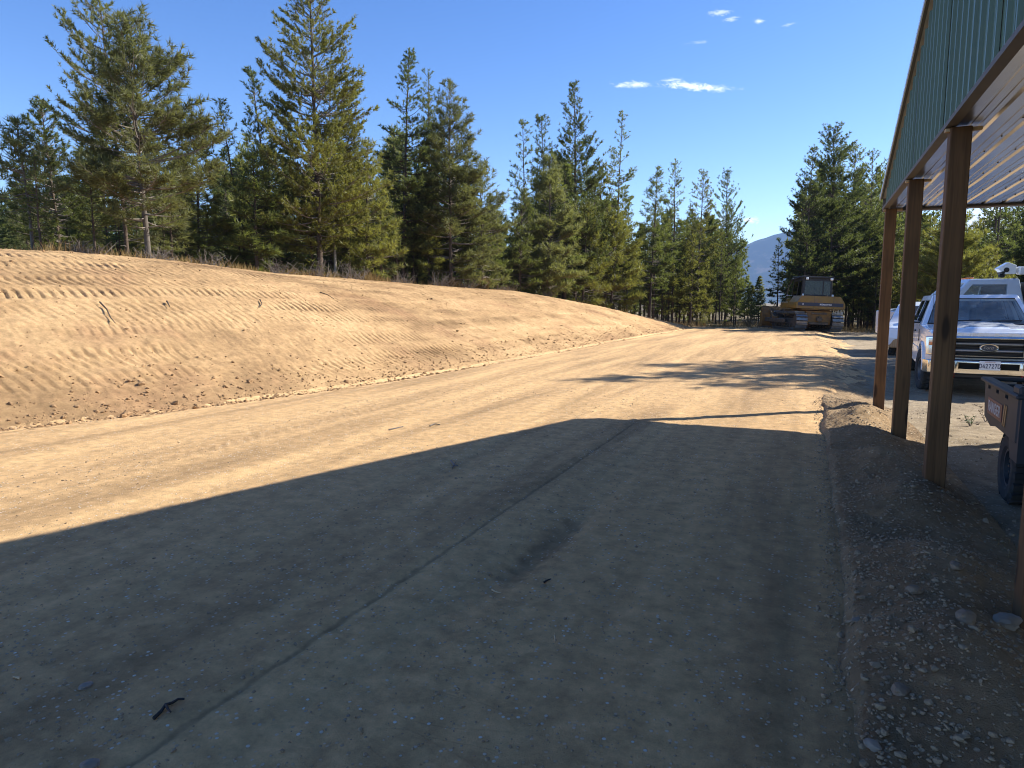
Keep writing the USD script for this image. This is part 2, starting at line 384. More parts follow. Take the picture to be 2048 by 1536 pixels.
def wood_material(name, a, b):
    n = {'tc': ('texture_coordinate', {}), 'mp': ('mapping', {'scale': (14, 14, .55)}), 'n1': ('noise_texture', {'scale': 2.2, 'detail': 7.0, 'roughness': .65, 'distortion': .8}),
         'r1': ('rgb_ramp', {'ramp': [(.25, a), (.55, b), (.8, tuple(c * 1.25 for c in b))]}),
         'mv': ('mapping', {'scale': (5.5, 5.5, 1.5)}), 'v': ('voronoi_texture', {'scale': 1.0}), 'q': ('map_range', {'range_type': 'smoothstep', 'from_min': .10, 'from_max': .20, 'to_min': .85, 'to_max': 0.0, 'clamp': True}),
         'x': ('mix', {'color2': (.018, .009, .004)}), 'n3': ('noise_texture', {'scale': .9, 'detail': 2.0}), 'r3': ('map_range', {'from_min': .35, 'from_max': .65, 'to_min': .75, 'to_max': 1.2, 'clamp': True}),
         'm3': ('mix', {'mix_type': 'multiply', 'fac': 1.0}), 'b': ('bump', {'strength': .35, 'distance': .004}), 'p': ('principled_bsdf', {'roughness': .75, 'specular_ior_level': .25})}
    L = [('tc.object', 'mp.vector'), ('mp.vector', 'n1.vector'), ('n1.fac', 'r1.fac'), ('tc.object', 'mv.vector'), ('mv.vector', 'v.vector'), ('v.distance', 'q.value'), ('q.result', 'x.fac'), ('r1.color', 'x.color1'),
         ('tc.object', 'n3.vector'), ('n3.fac', 'r3.value'), ('x.color', 'm3.color1'), ('r3.result', 'm3.color2'), ('m3.color', 'p.base_color'), ('n1.fac', 'b.height'), ('b.normal', 'p.normal')]
    return usdkit.material(stage, f'/World/Looks/{name}', n, L, surface='p.BSDF')


M = {}
M['road'] = dirt_material('packed_dirt', (.68, .425, .200), (.56, .348, .165), (.37, .230, .113), (.74, .60, .44), streak=(1.0, .10, 1.0), pebble_amt=.30, cracks=True, bump=.9, peb_scale=42.0)
M['bank'] = dirt_material('graded_dirt', (.545, .345, .168), (.44, .272, .130), (.29, .175, .085), (.36, .25, .15), streak=(.5, .28, .8), pebble_amt=.12, red=(.34, .185, .095), bump=1.0)
M['yard'] = dirt_material('yard_gravel', (.42, .315, .20), (.34, .255, .16), (.24, .178, .11), (.46, .39, .31), streak=(1, .8, 1), pebble_amt=.7, bump=.9, peb_scale=38.0)
M['berm'] = dirt_material('loose_dirt', (.40, .262, .138), (.33, .215, .113), (.23, .148, .078), (.52, .40, .27), streak=(1, .6, 1), pebble_amt=.75, bump=1.0, peb_scale=30.0)
M['forest'] = dirt_material('forest_floor', (.30, .235, .13), (.20, .15, .085), (.10, .08, .045), (.2, .16, .1), streak=(1, 1, 1), pebble_amt=.05, bump=.6)
M['stone'] = usdkit.material(stage, '/World/Looks/stone', {'geo': ('geometry', {}), 'r': ('rgb_ramp', {'ramp': [(0, (.28, .20, .12)), (.4, (.40, .29, .18)), (.75, (.52, .39, .26)), (1, (.68, .56, .42))]}),
    'n': ('noise_texture', {'scale': 60.0, 'detail': 4.0}), 'q': ('map_range', {'to_min': .7, 'to_max': 1.25}), 'm': ('mix', {'mix_type': 'multiply', 'fac': 1.0}), 'p': ('principled_bsdf', {'roughness': .85, 'specular_ior_level': .25})},
    [('geo.random_per_island', 'r.fac'), ('geo.position', 'n.vector'), ('n.fac', 'q.value'), ('r.color', 'm.color1'), ('q.result', 'm.color2'), ('m.color', 'p.base_color')], surface='p.BSDF')
M['clod'] = usdkit.material(stage, '/World/Looks/clod', {'geo': ('geometry', {}), 'r': ('rgb_ramp', {'ramp': [(0, (.27, .165, .085)), (.6, (.44, .27, .135)), (1, (.54, .34, .175))]}),
    'n': ('noise_texture', {'scale': 40.0, 'detail': 4.0}), 'q': ('map_range', {'to_min': .7, 'to_max': 1.25}), 'm': ('mix', {'mix_type': 'multiply', 'fac': 1.0}), 'p': ('principled_bsdf', {'roughness': .95, 'specular_ior_level': .1})},
    [('geo.random_per_island', 'r.fac'), ('geo.position', 'n.vector'), ('n.fac', 'q.value'), ('r.color', 'm.color1'), ('q.result', 'm.color2'), ('m.color', 'p.base_color')], surface='p.BSDF')
M['bark'] = plain('pine_bark', (.085, .062, .046), .95, vary=.45, scale=9, bump=.8, bscale=25, stretch=(1, 1, .35), spec=.1)
M['bark_grey'] = plain('grey_bark', (.11, .092, .075), .95, vary=.4, scale=9, bump=.8, bscale=25, stretch=(1, 1, .35), spec=.1)
M['bark_pale'] = plain('pale_bark', (.30, .265, .215), .9, vary=.35, scale=9, bump=.6, bscale=25, stretch=(1, 1, .35), spec=.1)
M['twig'] = plain('dead_twig', (.16, .13, .105), .95, vary=.3, scale=10)
M['n_olive'] = needle_material('needles_olive', (.35, .345, .090), dry=(.19, .145, .04))
M['n_grey'] = needle_material('needles_grey_green', (.31, .32, .128), dry=(.15, .13, .06))
M['n_green'] = needle_material('needles_green', (.25, .285, .086), dry=(.12, .115, .04))
M['n_dark'] = needle_material('needles_dark', (.19, .225, .075), dry=(.085, .085, .035))
M['grass'] = usdkit.material(stage, '/World/Looks/dry_grass', {'geo': ('geometry', {}), 'r': ('rgb_ramp', {'ramp': [(0, (.25, .17, .07)), (.6, (.42, .31, .14)), (1, (.55, .45, .24))]}), 'p': ('principled_bsdf', {'roughness': .8, 'specular_ior_level': .2}),
    't': ('translucent_bsdf', {}), 'm': ('mix_closure', {'fac': .25})}, [('geo.random_per_island', 'r.fac'), ('r.color', 'p.base_color'), ('r.color', 't.color'), ('p.BSDF', 'm.closure1'), ('t.BSDF', 'm.closure2')], surface='m.closure')
M['shrub'] = usdkit.material(stage, '/World/Looks/autumn_leaves', {'geo': ('geometry', {}), 'r': ('rgb_ramp', {'ramp': [(0, (.18, .12, .04)), (.5, (.28, .17, .06)), (1, (.33, .12, .05))]}), 'p': ('principled_bsdf', {'roughness': .7}),
    't': ('translucent_bsdf', {}), 'm': ('mix_closure', {'fac': .3})}, [('geo.random_per_island', 'r.fac'), ('r.color', 'p.base_color'), ('r.color', 't.color'), ('p.BSDF', 'm.closure1'), ('t.BSDF', 'm.closure2')], surface='m.closure')
M['weed'] = plain('weed_leaf', (.12, .17, .05), .6, vary=.3)
M['wood'] = wood_material('treated_post', (.052, .025, .010), (.120, .060, .024))
M['lumber'] = wood_material('sawn_lumber', (.32, .21, .11), (.46, .32, .18))
M['green'] = plain('green_steel', (.055, .092, .056), .42, spec=.4, vary=.10, scale=1.2, coat=.06, stretch=(1, 1, .3))
M['white_trim'] = plain('white_trim', (.36, .40, .46), .35, vary=.05)
M['brown_trim'] = plain('bronze_trim', (.085, .075, .068), .6, vary=.15, spec=.3)
M['galv'] = plain('galvanized_steel', (.50, .545, .60), .24, metal=1.0, vary=.16, scale=2.2, bump=.10, bscale=3.0, stretch=(1, .5, 1))
M['roofing'] = plain('roof_steel', (.5, .5, .5), .4, metal=.6)
M['cab_grey'] = plain('slate_trim', (.05, .052, .055), .6)
M['screw'] = plain('dark_screw', (.03, .03, .03), .5)


# ------------------------------------------------------------------ the lie of the land
def edge_x(y):
    """left edge of the road"""
    y = np.asarray(y, float)
    return -7.0 - 1.95 * np.exp(-(np.maximum(y, 1.5) - 4.96) / 5.0) - np.clip((y - 47) / 10, 0, 3) ** 2 * 2.0


def crest_u(y):
    y = np.asarray(y, float)
    return np.interp(y, [-10, 10, 20, 30, 38, 44, 60], [9.0, 9.0, 8.2, 6.2, 4.2, 3.0, 2.5])


def _crest_table():
    sil = [(-260, 492), (-120, 496), (0, 500), (100, 505), (200, 512), (300, 522), (400, 533), (500, 545), (600, 553), (700, 560), (800, 568), (900, 575), (1000, 580), (1080, 592), (1150, 604), (1230, 622), (1300, 638), (1345, 649)]
    ys = np.linspace(2, 48, 800); out = []
    for px, py in sil:
        d = ray(px, py); t = ys / d[1]
        X = d[0] * t; k = np.argmin(np.abs(X - (edge_x(ys) - crest_u(ys))))
        out.append((ys[k], CAM_H + d[2] * t[k]))
    return np.array(sorted(out))


CREST = _crest_table()


def crest_h(y):
    return np.interp(y, np.r_[-30, CREST[:, 0], 50, 60], np.r_[CREST[0, 1] - .2, CREST[:, 1], 0.05, 0.0])


def berm_h(x, y):
    c = .72 + .06 * np.sin(y * 1.3) + .05 * np.sin(y * 3.1 + 1)
    top = .135 + .06 * np.sin(y * 2.1 + .4) + .05 * np.sin(y * 4.7)
    top = top * np.clip((12.3 - y) / 1.2, 0, 1)
    d = (x - c) / np.where(x < c, .34, .30)
    return top * np.exp(-d * d)


def land(x, y):
    x = np.asarray(x, float); y = np.asarray(y, float)
    u = edge_x(y) - x
    uc = crest_u(y); h = crest_h(y)
    t = np.clip(u / uc, 0, 1)
    bank = h * np.sin(t * np.pi / 2) ** 1.05
    back = np.clip(u - uc, 0, None)
    bank = bank - .35 * (1 - np.exp(-back / 6.0)) * np.clip(h / 2, 0, 1) - .02 * np.clip(back - 20, 0, 60)
    right = np.clip(x - .3, 0, None)
    yard = -.04 * np.clip(right / .8, 0, 1) - .14 * np.clip((y - 9.5) / 3.5, 0, 1) * np.clip(right / 1.0, 0, 1)
    far = -.10 * np.clip((y - 25) / 15, 0, 1) - .012 * np.clip(y - 45, 0, 120) - .02 * np.clip(right - 12, 0, 60)
    return np.where(u > 0, bank, yard) + far


def grid_mesh(X, Y, Z):
    n, m = X.shape
    v = np.stack([X, Y, Z], -1).reshape(-1, 3)
    i, j = np.meshgrid(np.arange(n - 1), np.arange(m - 1), indexing='ij')
    a = i * m + j
    q = np.stack([a, a + m, a + m + 1, a + 1], -1).reshape(-1, 4)
    f = np.vstack([q[:, [0, 1, 2]], q[:, [0, 2, 3]]])
    v0, v1, v2 = v[f[0]]
    if np.cross(v1 - v0, v2 - v0)[2] < 0: f = f[:, ::-1]
    return v, f


def n2(x, y, s, seed=0, oct=4):
    return fbm(np.stack([x * s, y * s, np.full_like(x, seed * 7.3)], -1), oct, seed) - .5


def grow(a, b, d0, d1):
    out, t = [a], a
    while t < b:
        t += d0 + (d1 - d0) * (t - a) / (b - a); out.append(t)
    return np.array(out)


# the wide ground sheet, out to the horizon, sunk a little under the patches built above it
def axis_far(lo, hi):
    s = np.r_[np.linspace(lo, hi, 110)]
    f = np.array([15, 40, 90, 180, 400, 900, 2000, 4500, 6500])
    return np.r_[lo - f[::-1], s, hi + f]


gx, gy = axis_far(-60, 50), axis_far(-12, 110)
GX, GY = np.meshgrid(gx, gy, indexing='ij')
GZ = land(np.clip(GX, -120, 90), np.clip(GY, -40, 160)) + .12 * n2(GX, GY, .3, 5)
inside = (GX > edge_x(GY) - 13) & (GX < 13) & (GY > -4) & (GY < 56)
GZ = np.where(inside, GZ - .28, GZ)
obj('ground', grid_mesh(GX, GY, GZ), M['forest'], None, True, kind='structure')

# the graded bank: grouser tracks pressed into it in long bands
rng = np.random.default_rng(7)
by = np.r_[np.arange(-2.0, 3.0, .15), np.arange(3.0, 18.0, .028), grow(18.0, 38.0, .034, .06), grow(38.1, 55.0, .07, .2)]
bu = np.r_[np.arange(-.25, 10.4, .062), np.linspace(10.5, 14.0, 26)]
BU, BY = np.meshgrid(bu, by, indexing='ij')
BX = edge_x(BY) - BU * np.clip(1.0, 0, 1)
BZ = land(BX, BY) + .004
fade = np.clip((BU + .05) / .8, 0, 1) * np.clip((14.0 - BU) / 2, 0, 1)
bump = .035 * n2(BX, BY, .55, 1, 3) + .030 * n2(BX, BY, 2.2, 2, 4) + .046 * n2(BX, BY, 8.0, 3, 4)
rel = BU / crest_u(BY)
bump = bump + .030 * n2(BX, BY, 24.0, 4, 2)
patch = n2(BX, BY, .8, 20, 3)
lanes = []
for c_ in np.linspace(.07, 1.02, 17):
    y_s = -3 + rng.uniform(-4, 0)
    while y_s < 44:
        l_ = rng.uniform(4, 14); lanes.append((c_ + rng.uniform(-.025, .025), y_s, l_)); y_s += l_ + max(0, rng.uniform(-2.0, 3.0))
for k, (c0, y0, ln) in enumerate(lanes):
    sl = rng.uniform(-.004, .004); hw = rng.uniform(.22, .36) / 9.0
    skew = rng.uniform(-.3, .3); amp = rng.uniform(.016, .031)
    j0, j1 = np.searchsorted(by, [y0, y0 + ln])
    if j1 - j0 < 10: continue
    S = np.s_[:, j0:j1]
    y_, u_, b_ = BY[S], BU[S], bump[S]
    c = c0 + sl * (y_ - y0) + .012 * np.sin(y_ * .35 + k)
    m = np.clip((1 - np.abs(rel[S] - c) / hw) * 4, 0, 1) * np.clip((y_ - y0) / .8, 0, 1) * np.clip((y0 + ln - y_) / .8, 0, 1)
    m = m * np.clip(1.0 + 3.0 * np.roll(patch, 37 * k, 0)[S], 0, 1)
    ph = (y_ + skew * u_) / .165 + .12 * np.sin(u_ * 9 + k)
    fr = ph - np.floor(ph)
    amp_ = amp * np.clip(.25 + 1.5 * noise(np.stack([y_ * 1.3, u_ * .9, np.full_like(y_, float(k))], -1), 5), .45, 1.25)
    tooth = -1.15 * np.exp(-((fr - .5) / .13) ** 2) + .5 * np.clip(1 - np.abs(fr - .76) / .16, 0, 1)
    bump[S] = b_ * (1 - .35 * m) + m * (amp_ * tooth - .008)
for c0, s in ((.16, 3), (.33, 5), (.52, 9), (.70, 11), (.86, 4)):   # long windrows left at the blade's edge
    c = c0 + .035 * np.sin(BY * .16 + s)
    bump = bump + .022 * np.exp(-((rel - c) / .014) ** 2) * np.clip(.4 + 3 * n2(BX, BY, .8, s), 0, 1.3)
bump = bump + .05 * np.exp(-((rel - 1.0) / .045) ** 2) * np.clip(.3 + 4 * n2(BX, BY, .9, 31), 0, 1.5)
obj('dirt_bank', grid_mesh(BX, BY, BZ + bump * fade), M['bank'], None, True, kind='structure')

# the packed road
ry = np.r_[np.arange(-3, .6, .2), np.arange(.6, 12, .034), grow(12, 50, .05, .3)]
rs = np.linspace(0, 1, 236)
RS, RY = np.meshgrid(rs, ry, indexing='ij')
def road_right(y):
    y = np.asarray(y, float); k = np.clip((y - 12.0) / 7.0, 0, 1)
    return .22 + 1.15 * k + k * (.55 * (noise(np.stack([y * .35, 0 * y, 0 * y], -1), 3) - .5) + .35 * (noise(np.stack([y * 1.3, 0 * y + 4, 0 * y], -1), 4) - .5))


RX = road_right(RY) + .18 + RS * (edge_x(RY) - .12 - road_right(RY) - .18)


def road_relief(X, Y):
    z = .026 * n2(X, Y * .22, .9, 6, 3) + .014 * n2(X, Y * .3, 3.5, 7, 3) + .010 * n2(X, Y, 12.0, 8, 3)
    z = z - .013 * np.exp(-((X + 2.02 + .01 * np.sin(Y * 1.7)) / .022) ** 2) * np.clip((9.4 - Y), 0, 1)     # roller seam
    z = z + .010 * np.exp(-((X + 2.10) / .03) ** 2) * np.clip((9.4 - Y), 0, 1)
    for xc, amp in ((-1.55, .012), (-3.0, .010), (-4.5, .009), (-5.9, .011)):                                  # wheel tracks and lug prints
        w = np.clip((1 - np.abs(X - xc - .08 * np.sin(Y * .3 + xc)) / .2) * 4, 0, 1)
        ph = (Y + np.abs(X - xc) * .9) / .16; fr = ph - np.floor(ph)
        z = z - w * amp * (np.where(fr < .45, .7, 0.0) * np.clip(.4 + 4 * n2(X, Y * .5, .6, 40 + int(-xc * 10), 2), 0, 1) + .4)
    g = np.exp(-((X + 1.50 - .03 * (Y - 4)) / .10) ** 2) * np.clip((Y - 3.1) / .4, 0, 1) * np.clip((4.9 - Y) / .4, 0, 1)
    z = z - .03 * g * (.4 + 2.0 * np.clip(n2(X, Y, 5, 51, 3) + .3, 0, 1))                                        # scuffed patch
    z = z - .008 * np.clip((X - (-.06)) / .02, 0, 1) * np.clip(Y - 1, 0, 1)                                      # last roller pass along the edge
    return z


RZ = land(RX, RY) + road_relief(RX, RY) + .008
RZ = RZ - .05 * np.clip((RX - road_right(RY) - (.06 + .35 * np.clip((RY - 12) / 7, 0, 1)) * n2(RX, RY, 2.0, 61, 3)) / .14, 0, 1) + .012 * np.clip((RY - 12) / 5, 0, 1)
obj('dirt_road', grid_mesh(RX, RY, RZ), M['road'], None, True, kind='structure')

# gravel yard on the right, and the row of loose dirt between it and the road
yx = np.r_[np.arange(1.05, 4.2, .045), np.arange(4.3, 14, .3)]
yy = np.r_[np.arange(-3, .8, .2), np.arange(.8, 14, .045), grow(14, 52, .1, .6)]
YX, YY = np.meshgrid(yx, yy, indexing='ij')
YZ = land(YX, YY) + .035 * n2(YX, YY, 1.1, 11, 3) + .022 * n2(YX, YY, 7.0, 12, 3) + .012 * n2(YX, YY, 22.0, 13, 2) + .004
obj('gravel_yard', grid_mesh(YX, YY, YZ), M['yard'], None, True, kind='structure')
ex = np.arange(.02, 1.30, .022); ey = np.r_[np.arange(-2, .8, .1), np.arange(.8, 13, .03), grow(13, 50, .06, .5)]
EX, EY = np.meshgrid(ex, ey, indexing='ij')


def berm_z(X, Y):
    e = np.clip((X - .16) / .14, 0, 1) * np.clip((1.30 - X) / .2, 0, 1)
    lip = np.clip((.26 + .22 * n2(X, Y, 1.3, 71, 4) - X) / .06, 0, 1)
    return land(X, Y) + berm_h(X, Y) + e * (.06 * n2(X, Y, 2.2, 14, 3) + .05 * n2(X, Y, 8.0, 15, 3) + .02 * n2(X, Y, 26.0, 16, 2)) - .012 + .016 * e + (.022 * (1 - lip) - .03 * lip) * np.clip((13.0 - Y) / 1.5, 0, 1)


obj('dirt_berm', grid_mesh(EX, EY, berm_z(EX, EY)), M['berm'], None, True, kind='structure')


def surface_z(x, y):
    """height of whatever is on top at a point"""
    x = np.asarray(x, float); y = np.asarray(y, float)
    z = land(x, y)
    z = np.where((x < .25) & (x > edge_x(y)), z + road_relief(x, y) + .008, z)
    return np.where((x >= .02) & (x < 1.3), np.maximum(berm_z(x, y), np.where(x < .22, land(x, y) + road_relief(x, y) + .008, -9)), z)


# ------------------------------------------------------------------ far mountain
def make_mountain():
    c = at_depth(1600, 600, 4200.0)
    a = np.linspace(-1, 1, 150)
    U, V = np.meshgrid(a * 2600, a * 1500, indexing='ij')           # U across the view, V along it
    w = np.array([RT[0], RT[1]]); d = np.array([-_sy, _cy])
    th = math.atan2(c[0], c[1]); d = np.array([math.sin(th), math.cos(th)]); w = np.array([d[1], -d[0]])
    X = c[0] + U * w[0] + V * d[0]; Y = c[1] + U * w[1] + V * d[1]
    h = 440 * np.exp(-((U - 30) / 560) ** 2 - (V / 620) ** 2) + 300 * np.exp(-((U - 900) / 600) ** 2 - (V / 650) ** 2) + 260 * np.exp(-((U + 800) / 500) ** 2 - (V / 600) ** 2)
    h = h * (1 + .5 * n2(U, V, 1 / 500., 3, 5)) + 40 * n2(U, V, 1 / 120., 4, 4) + 9 * n2(U, V, 1 / 22., 9, 2)
    e = np.clip((1 - np.abs(U / 2600)) * 4, 0, 1) * np.clip((1 - np.abs(V / 1500)) * 4, 0, 1)
    m = usdkit.material(stage, '/World/Looks/wooded_slope', {'geo': ('geometry', {}), 'n': ('noise_texture', {'scale': .0065, 'detail': 8.0, 'roughness': .7}),
        'r': ('rgb_ramp', {'ramp': [(.40, (.022, .034, .022)), (.55, (.04, .052, .03)), (.62, (.17, .115, .07)), (.75, (.24, .165, .10))]}), 'p': ('principled_bsdf', {'roughness': 1.0, 'specular_ior_level': 0.0})},
        [('geo.position', 'n.vector'), ('n.fac', 'r.fac'), ('r.color', 'p.base_color')], surface='p.BSDF')
    obj('mountain', grid_mesh(X, Y, h * e - 25), m, None, True, kind='structure')


make_mountain()
hz = usdkit.material(stage, '/World/Looks/haze', {'v': ('principled_volume', {'color': (.42, .62, 1.0), 'density': HAZE, 'anisotropy': .0})}, [], volume='v.volume')
obj('haze', box((0, 60, 197), (13500, 13500, 450)), hz, None, kind='stuff')


# ------------------------------------------------------------------ pole barn
PX, PY = .97, [11.16, 8.64, 6.25, 3.79, 1.35, -1.09]
CEIL, EAVE_Y, EAVE_Z, SLOPE, RIDGE_Y = 2.87, 11.32, 3.10, .36, 5.2
WALL_X, BX1 = .915, 13.0


def roof_z(y):
    return EAVE_Z + SLOPE * (RIDGE_Y_SPAN - abs(y - RIDGE_Y))


RIDGE_Y_SPAN = EAVE_Y - RIDGE_Y
barn = thing('pole_barn', 'open pole barn with green ribbed metal gable and brown timber posts on the right', 'barn')


def barn_wall():
    """ribbed sheets, each .914 m wide with four ribs, cut to the slope of the roof"""
    w, rib = .914, .2286
    y = EAVE_Y - .06
    k = 0
    while y > RIDGE_Y * 2 - EAVE_Y + .05:
        y1 = max(y - w, RIDGE_Y * 2 - EAVE_Y + .06)
        prof = []
        yy = y
        while yy > y1 + 1e-6:                 # pan, rib, pan; small stiffening ribs between
            for dy, o in ((0, 0), (.070, 0), (.076, -.005), (.088, -.005), (.094, 0), (.134, 0), (.140, -.005), (.152, -.005), (.158, 0), (.176, 0), (.190, -.021), (.212, -.021), (.2275, 0)):
                prof.append((yy - dy, WALL_X + o + .004 * (k % 2)))
            yy -= rib
        P = np.array([p for p in prof if p[0] >= y1 - .001])
        if len(P) < 3: break
        zt = np.array([roof_z(p) - .055 for p in P[:, 0]])
        n = len(P)
        front = np.r_[np.c_[P[:, 1], P[:, 0], np.full(n, CEIL + .03)], np.c_[P[:, 1], P[:, 0], zt]]
        f = np.array([[i, i + 1, n + i + 1, n + i] for i in range(n - 1)])
        obj('wall_sheet', (front, f), M['green'], barn)
        y = y1; k += 1


barn_wall()
yb = RIDGE_Y * 2 - EAVE_Y
# framing board behind the sheets, trims
obj('gable_frame', [box((WALL_X + .06, (EAVE_Y + yb) / 2, CEIL + .10), (.04, EAVE_Y - yb - .1, .18))], M['lumber'], barn)
obj('bottom_trim', [box((WALL_X - .012, (EAVE_Y + yb) / 2, CEIL + .012), (.07, EAVE_Y - yb, .035)), box((WALL_X - .030, (EAVE_Y + yb) / 2, CEIL + .036), (.012, EAVE_Y - yb - .01, .022))], M['brown_trim'], barn)


def slab_along_roof(x0, x1, off, th, y0, y1, name, mat):
    for ya, yc in ((RIDGE_Y, y0), (RIDGE_Y, y1)):
        za, zc = EAVE_Z + SLOPE * RIDGE_Y_SPAN + off, EAVE_Z + SLOPE * (RIDGE_Y_SPAN - abs(yc - RIDGE_Y)) + off
        v = np.array([[x, y, z + d] for x in (x0, x1) for (y, z) in ((ya, za), (yc, zc)) for d in (0, th)])
        obj(name, m3.Manifold.hull_points(v), mat, barn)


slab_along_roof(WALL_X - .060, BX1 + .1, 0.0, .03, yb - .12, EAVE_Y + .16, 'roof', M['roofing'])
slab_along_roof(WALL_X - .073, WALL_X - .060, -.022, .062, yb - .12, EAVE_Y + .16, 'rake_trim', M['white_trim'])
slab_along_roof(WALL_X - .059, WALL_X - .03, -.02, .012, yb - .1, EAVE_Y + .12, 'rake_soffit', M['cab_grey'])
obj('eave_trim', [box((WALL_X + 6.12, EAVE_Y + .15, EAVE_Z - .12), (12.3, .02, .24)), box((WALL_X + 6.15, EAVE_Y + .05, CEIL - .01), (12.2, .18, .02))], M['brown_trim'], barn)


def ceiling_sheets():
    x = WALL_X + .2
    k = 0
    for ya, yc in ((EAVE_Y - .05, 6.34), (6.36, .55), (.57, yb + .05)):
        x = WALL_X + .028
        while x < BX1:
            prof = []
            for i in range(4):
                for dx, o in ((0, 0), (.070, 0), (.076, .004), (.088, .004), (.094, 0), (.134, 0), (.140, .004), (.152, .004), (.158, 0), (.176, 0), (.190, .019), (.212, .019), (.2275, 0)):
                    prof.append((x + i * .2286 + dx, CEIL + .006 + o + .003 * (k % 2)))
            P = np.array(prof); n = len(P)
            m = 10
            ys = np.linspace(ya, yc, m)
            wv = .0022 * np.sin(ys * 4.7 + k) + .0016 * np.sin(ys * 11 + 2 * k)
            v = np.array([[p[0], yv, p[1] + w] for yv, w in zip(ys, wv) for p in P])
            f = np.array([[r * n + i, r * n + i + 1, (r + 1) * n + i + 1, (r + 1) * n + i] for r in range(m - 1) for i in range(n - 1)])
            obj('ceiling_sheet', (v, f), M['galv'], barn)
            x += .914; k += 1
    sc = []
    for yv in np.arange(EAVE_Y - .3, 2.0, -.61):
        for xv in np.arange(WALL_X + .42, 5.2, .2286):
            sc.append(cyl((xv, yv, CEIL - .002), (xv, yv, CEIL + .012), .0065, n=6))
    obj('ceiling_screws', sc, M['screw'], barn, kind='stuff')


ceiling_sheets()
for i, y in enumerate(PY):
    x = PX + (.065 if i == 3 else 0)
    z0 = float(land(x, y)) - .25
    zt = CEIL - .012
    p = obj('post', cbox((0, 0, 0), (.14, .14, zt - z0), .006), M['wood'], barn)
    UsdGeom.Xformable(p).AddTranslateOp().Set(Gf.Vec3d(x, y, (zt + z0) / 2)); UsdGeom.Xformable(p).AddRotateZOp().Set(float([0, 90, 180, 270, 0, 90][i]))
    if i < 4:
        obj('post_cap', box((x + .02, y - .01, CEIL - .026), (.24, .05, .022)), M['lumber'], barn)
for x in (4.66, 8.4, 12.6):
    for y in (EAVE_Y - .16, yb + .2):
        obj('post', cbox((x, y, CEIL / 2 - .2), (.14, .14, CEIL + .36), .006), M['wood'], barn)

# ------------------------------------------------------------------ pines


def unit(v):
    return v / (np.linalg.norm(v, axis=-1, keepdims=True) + 1e-9)


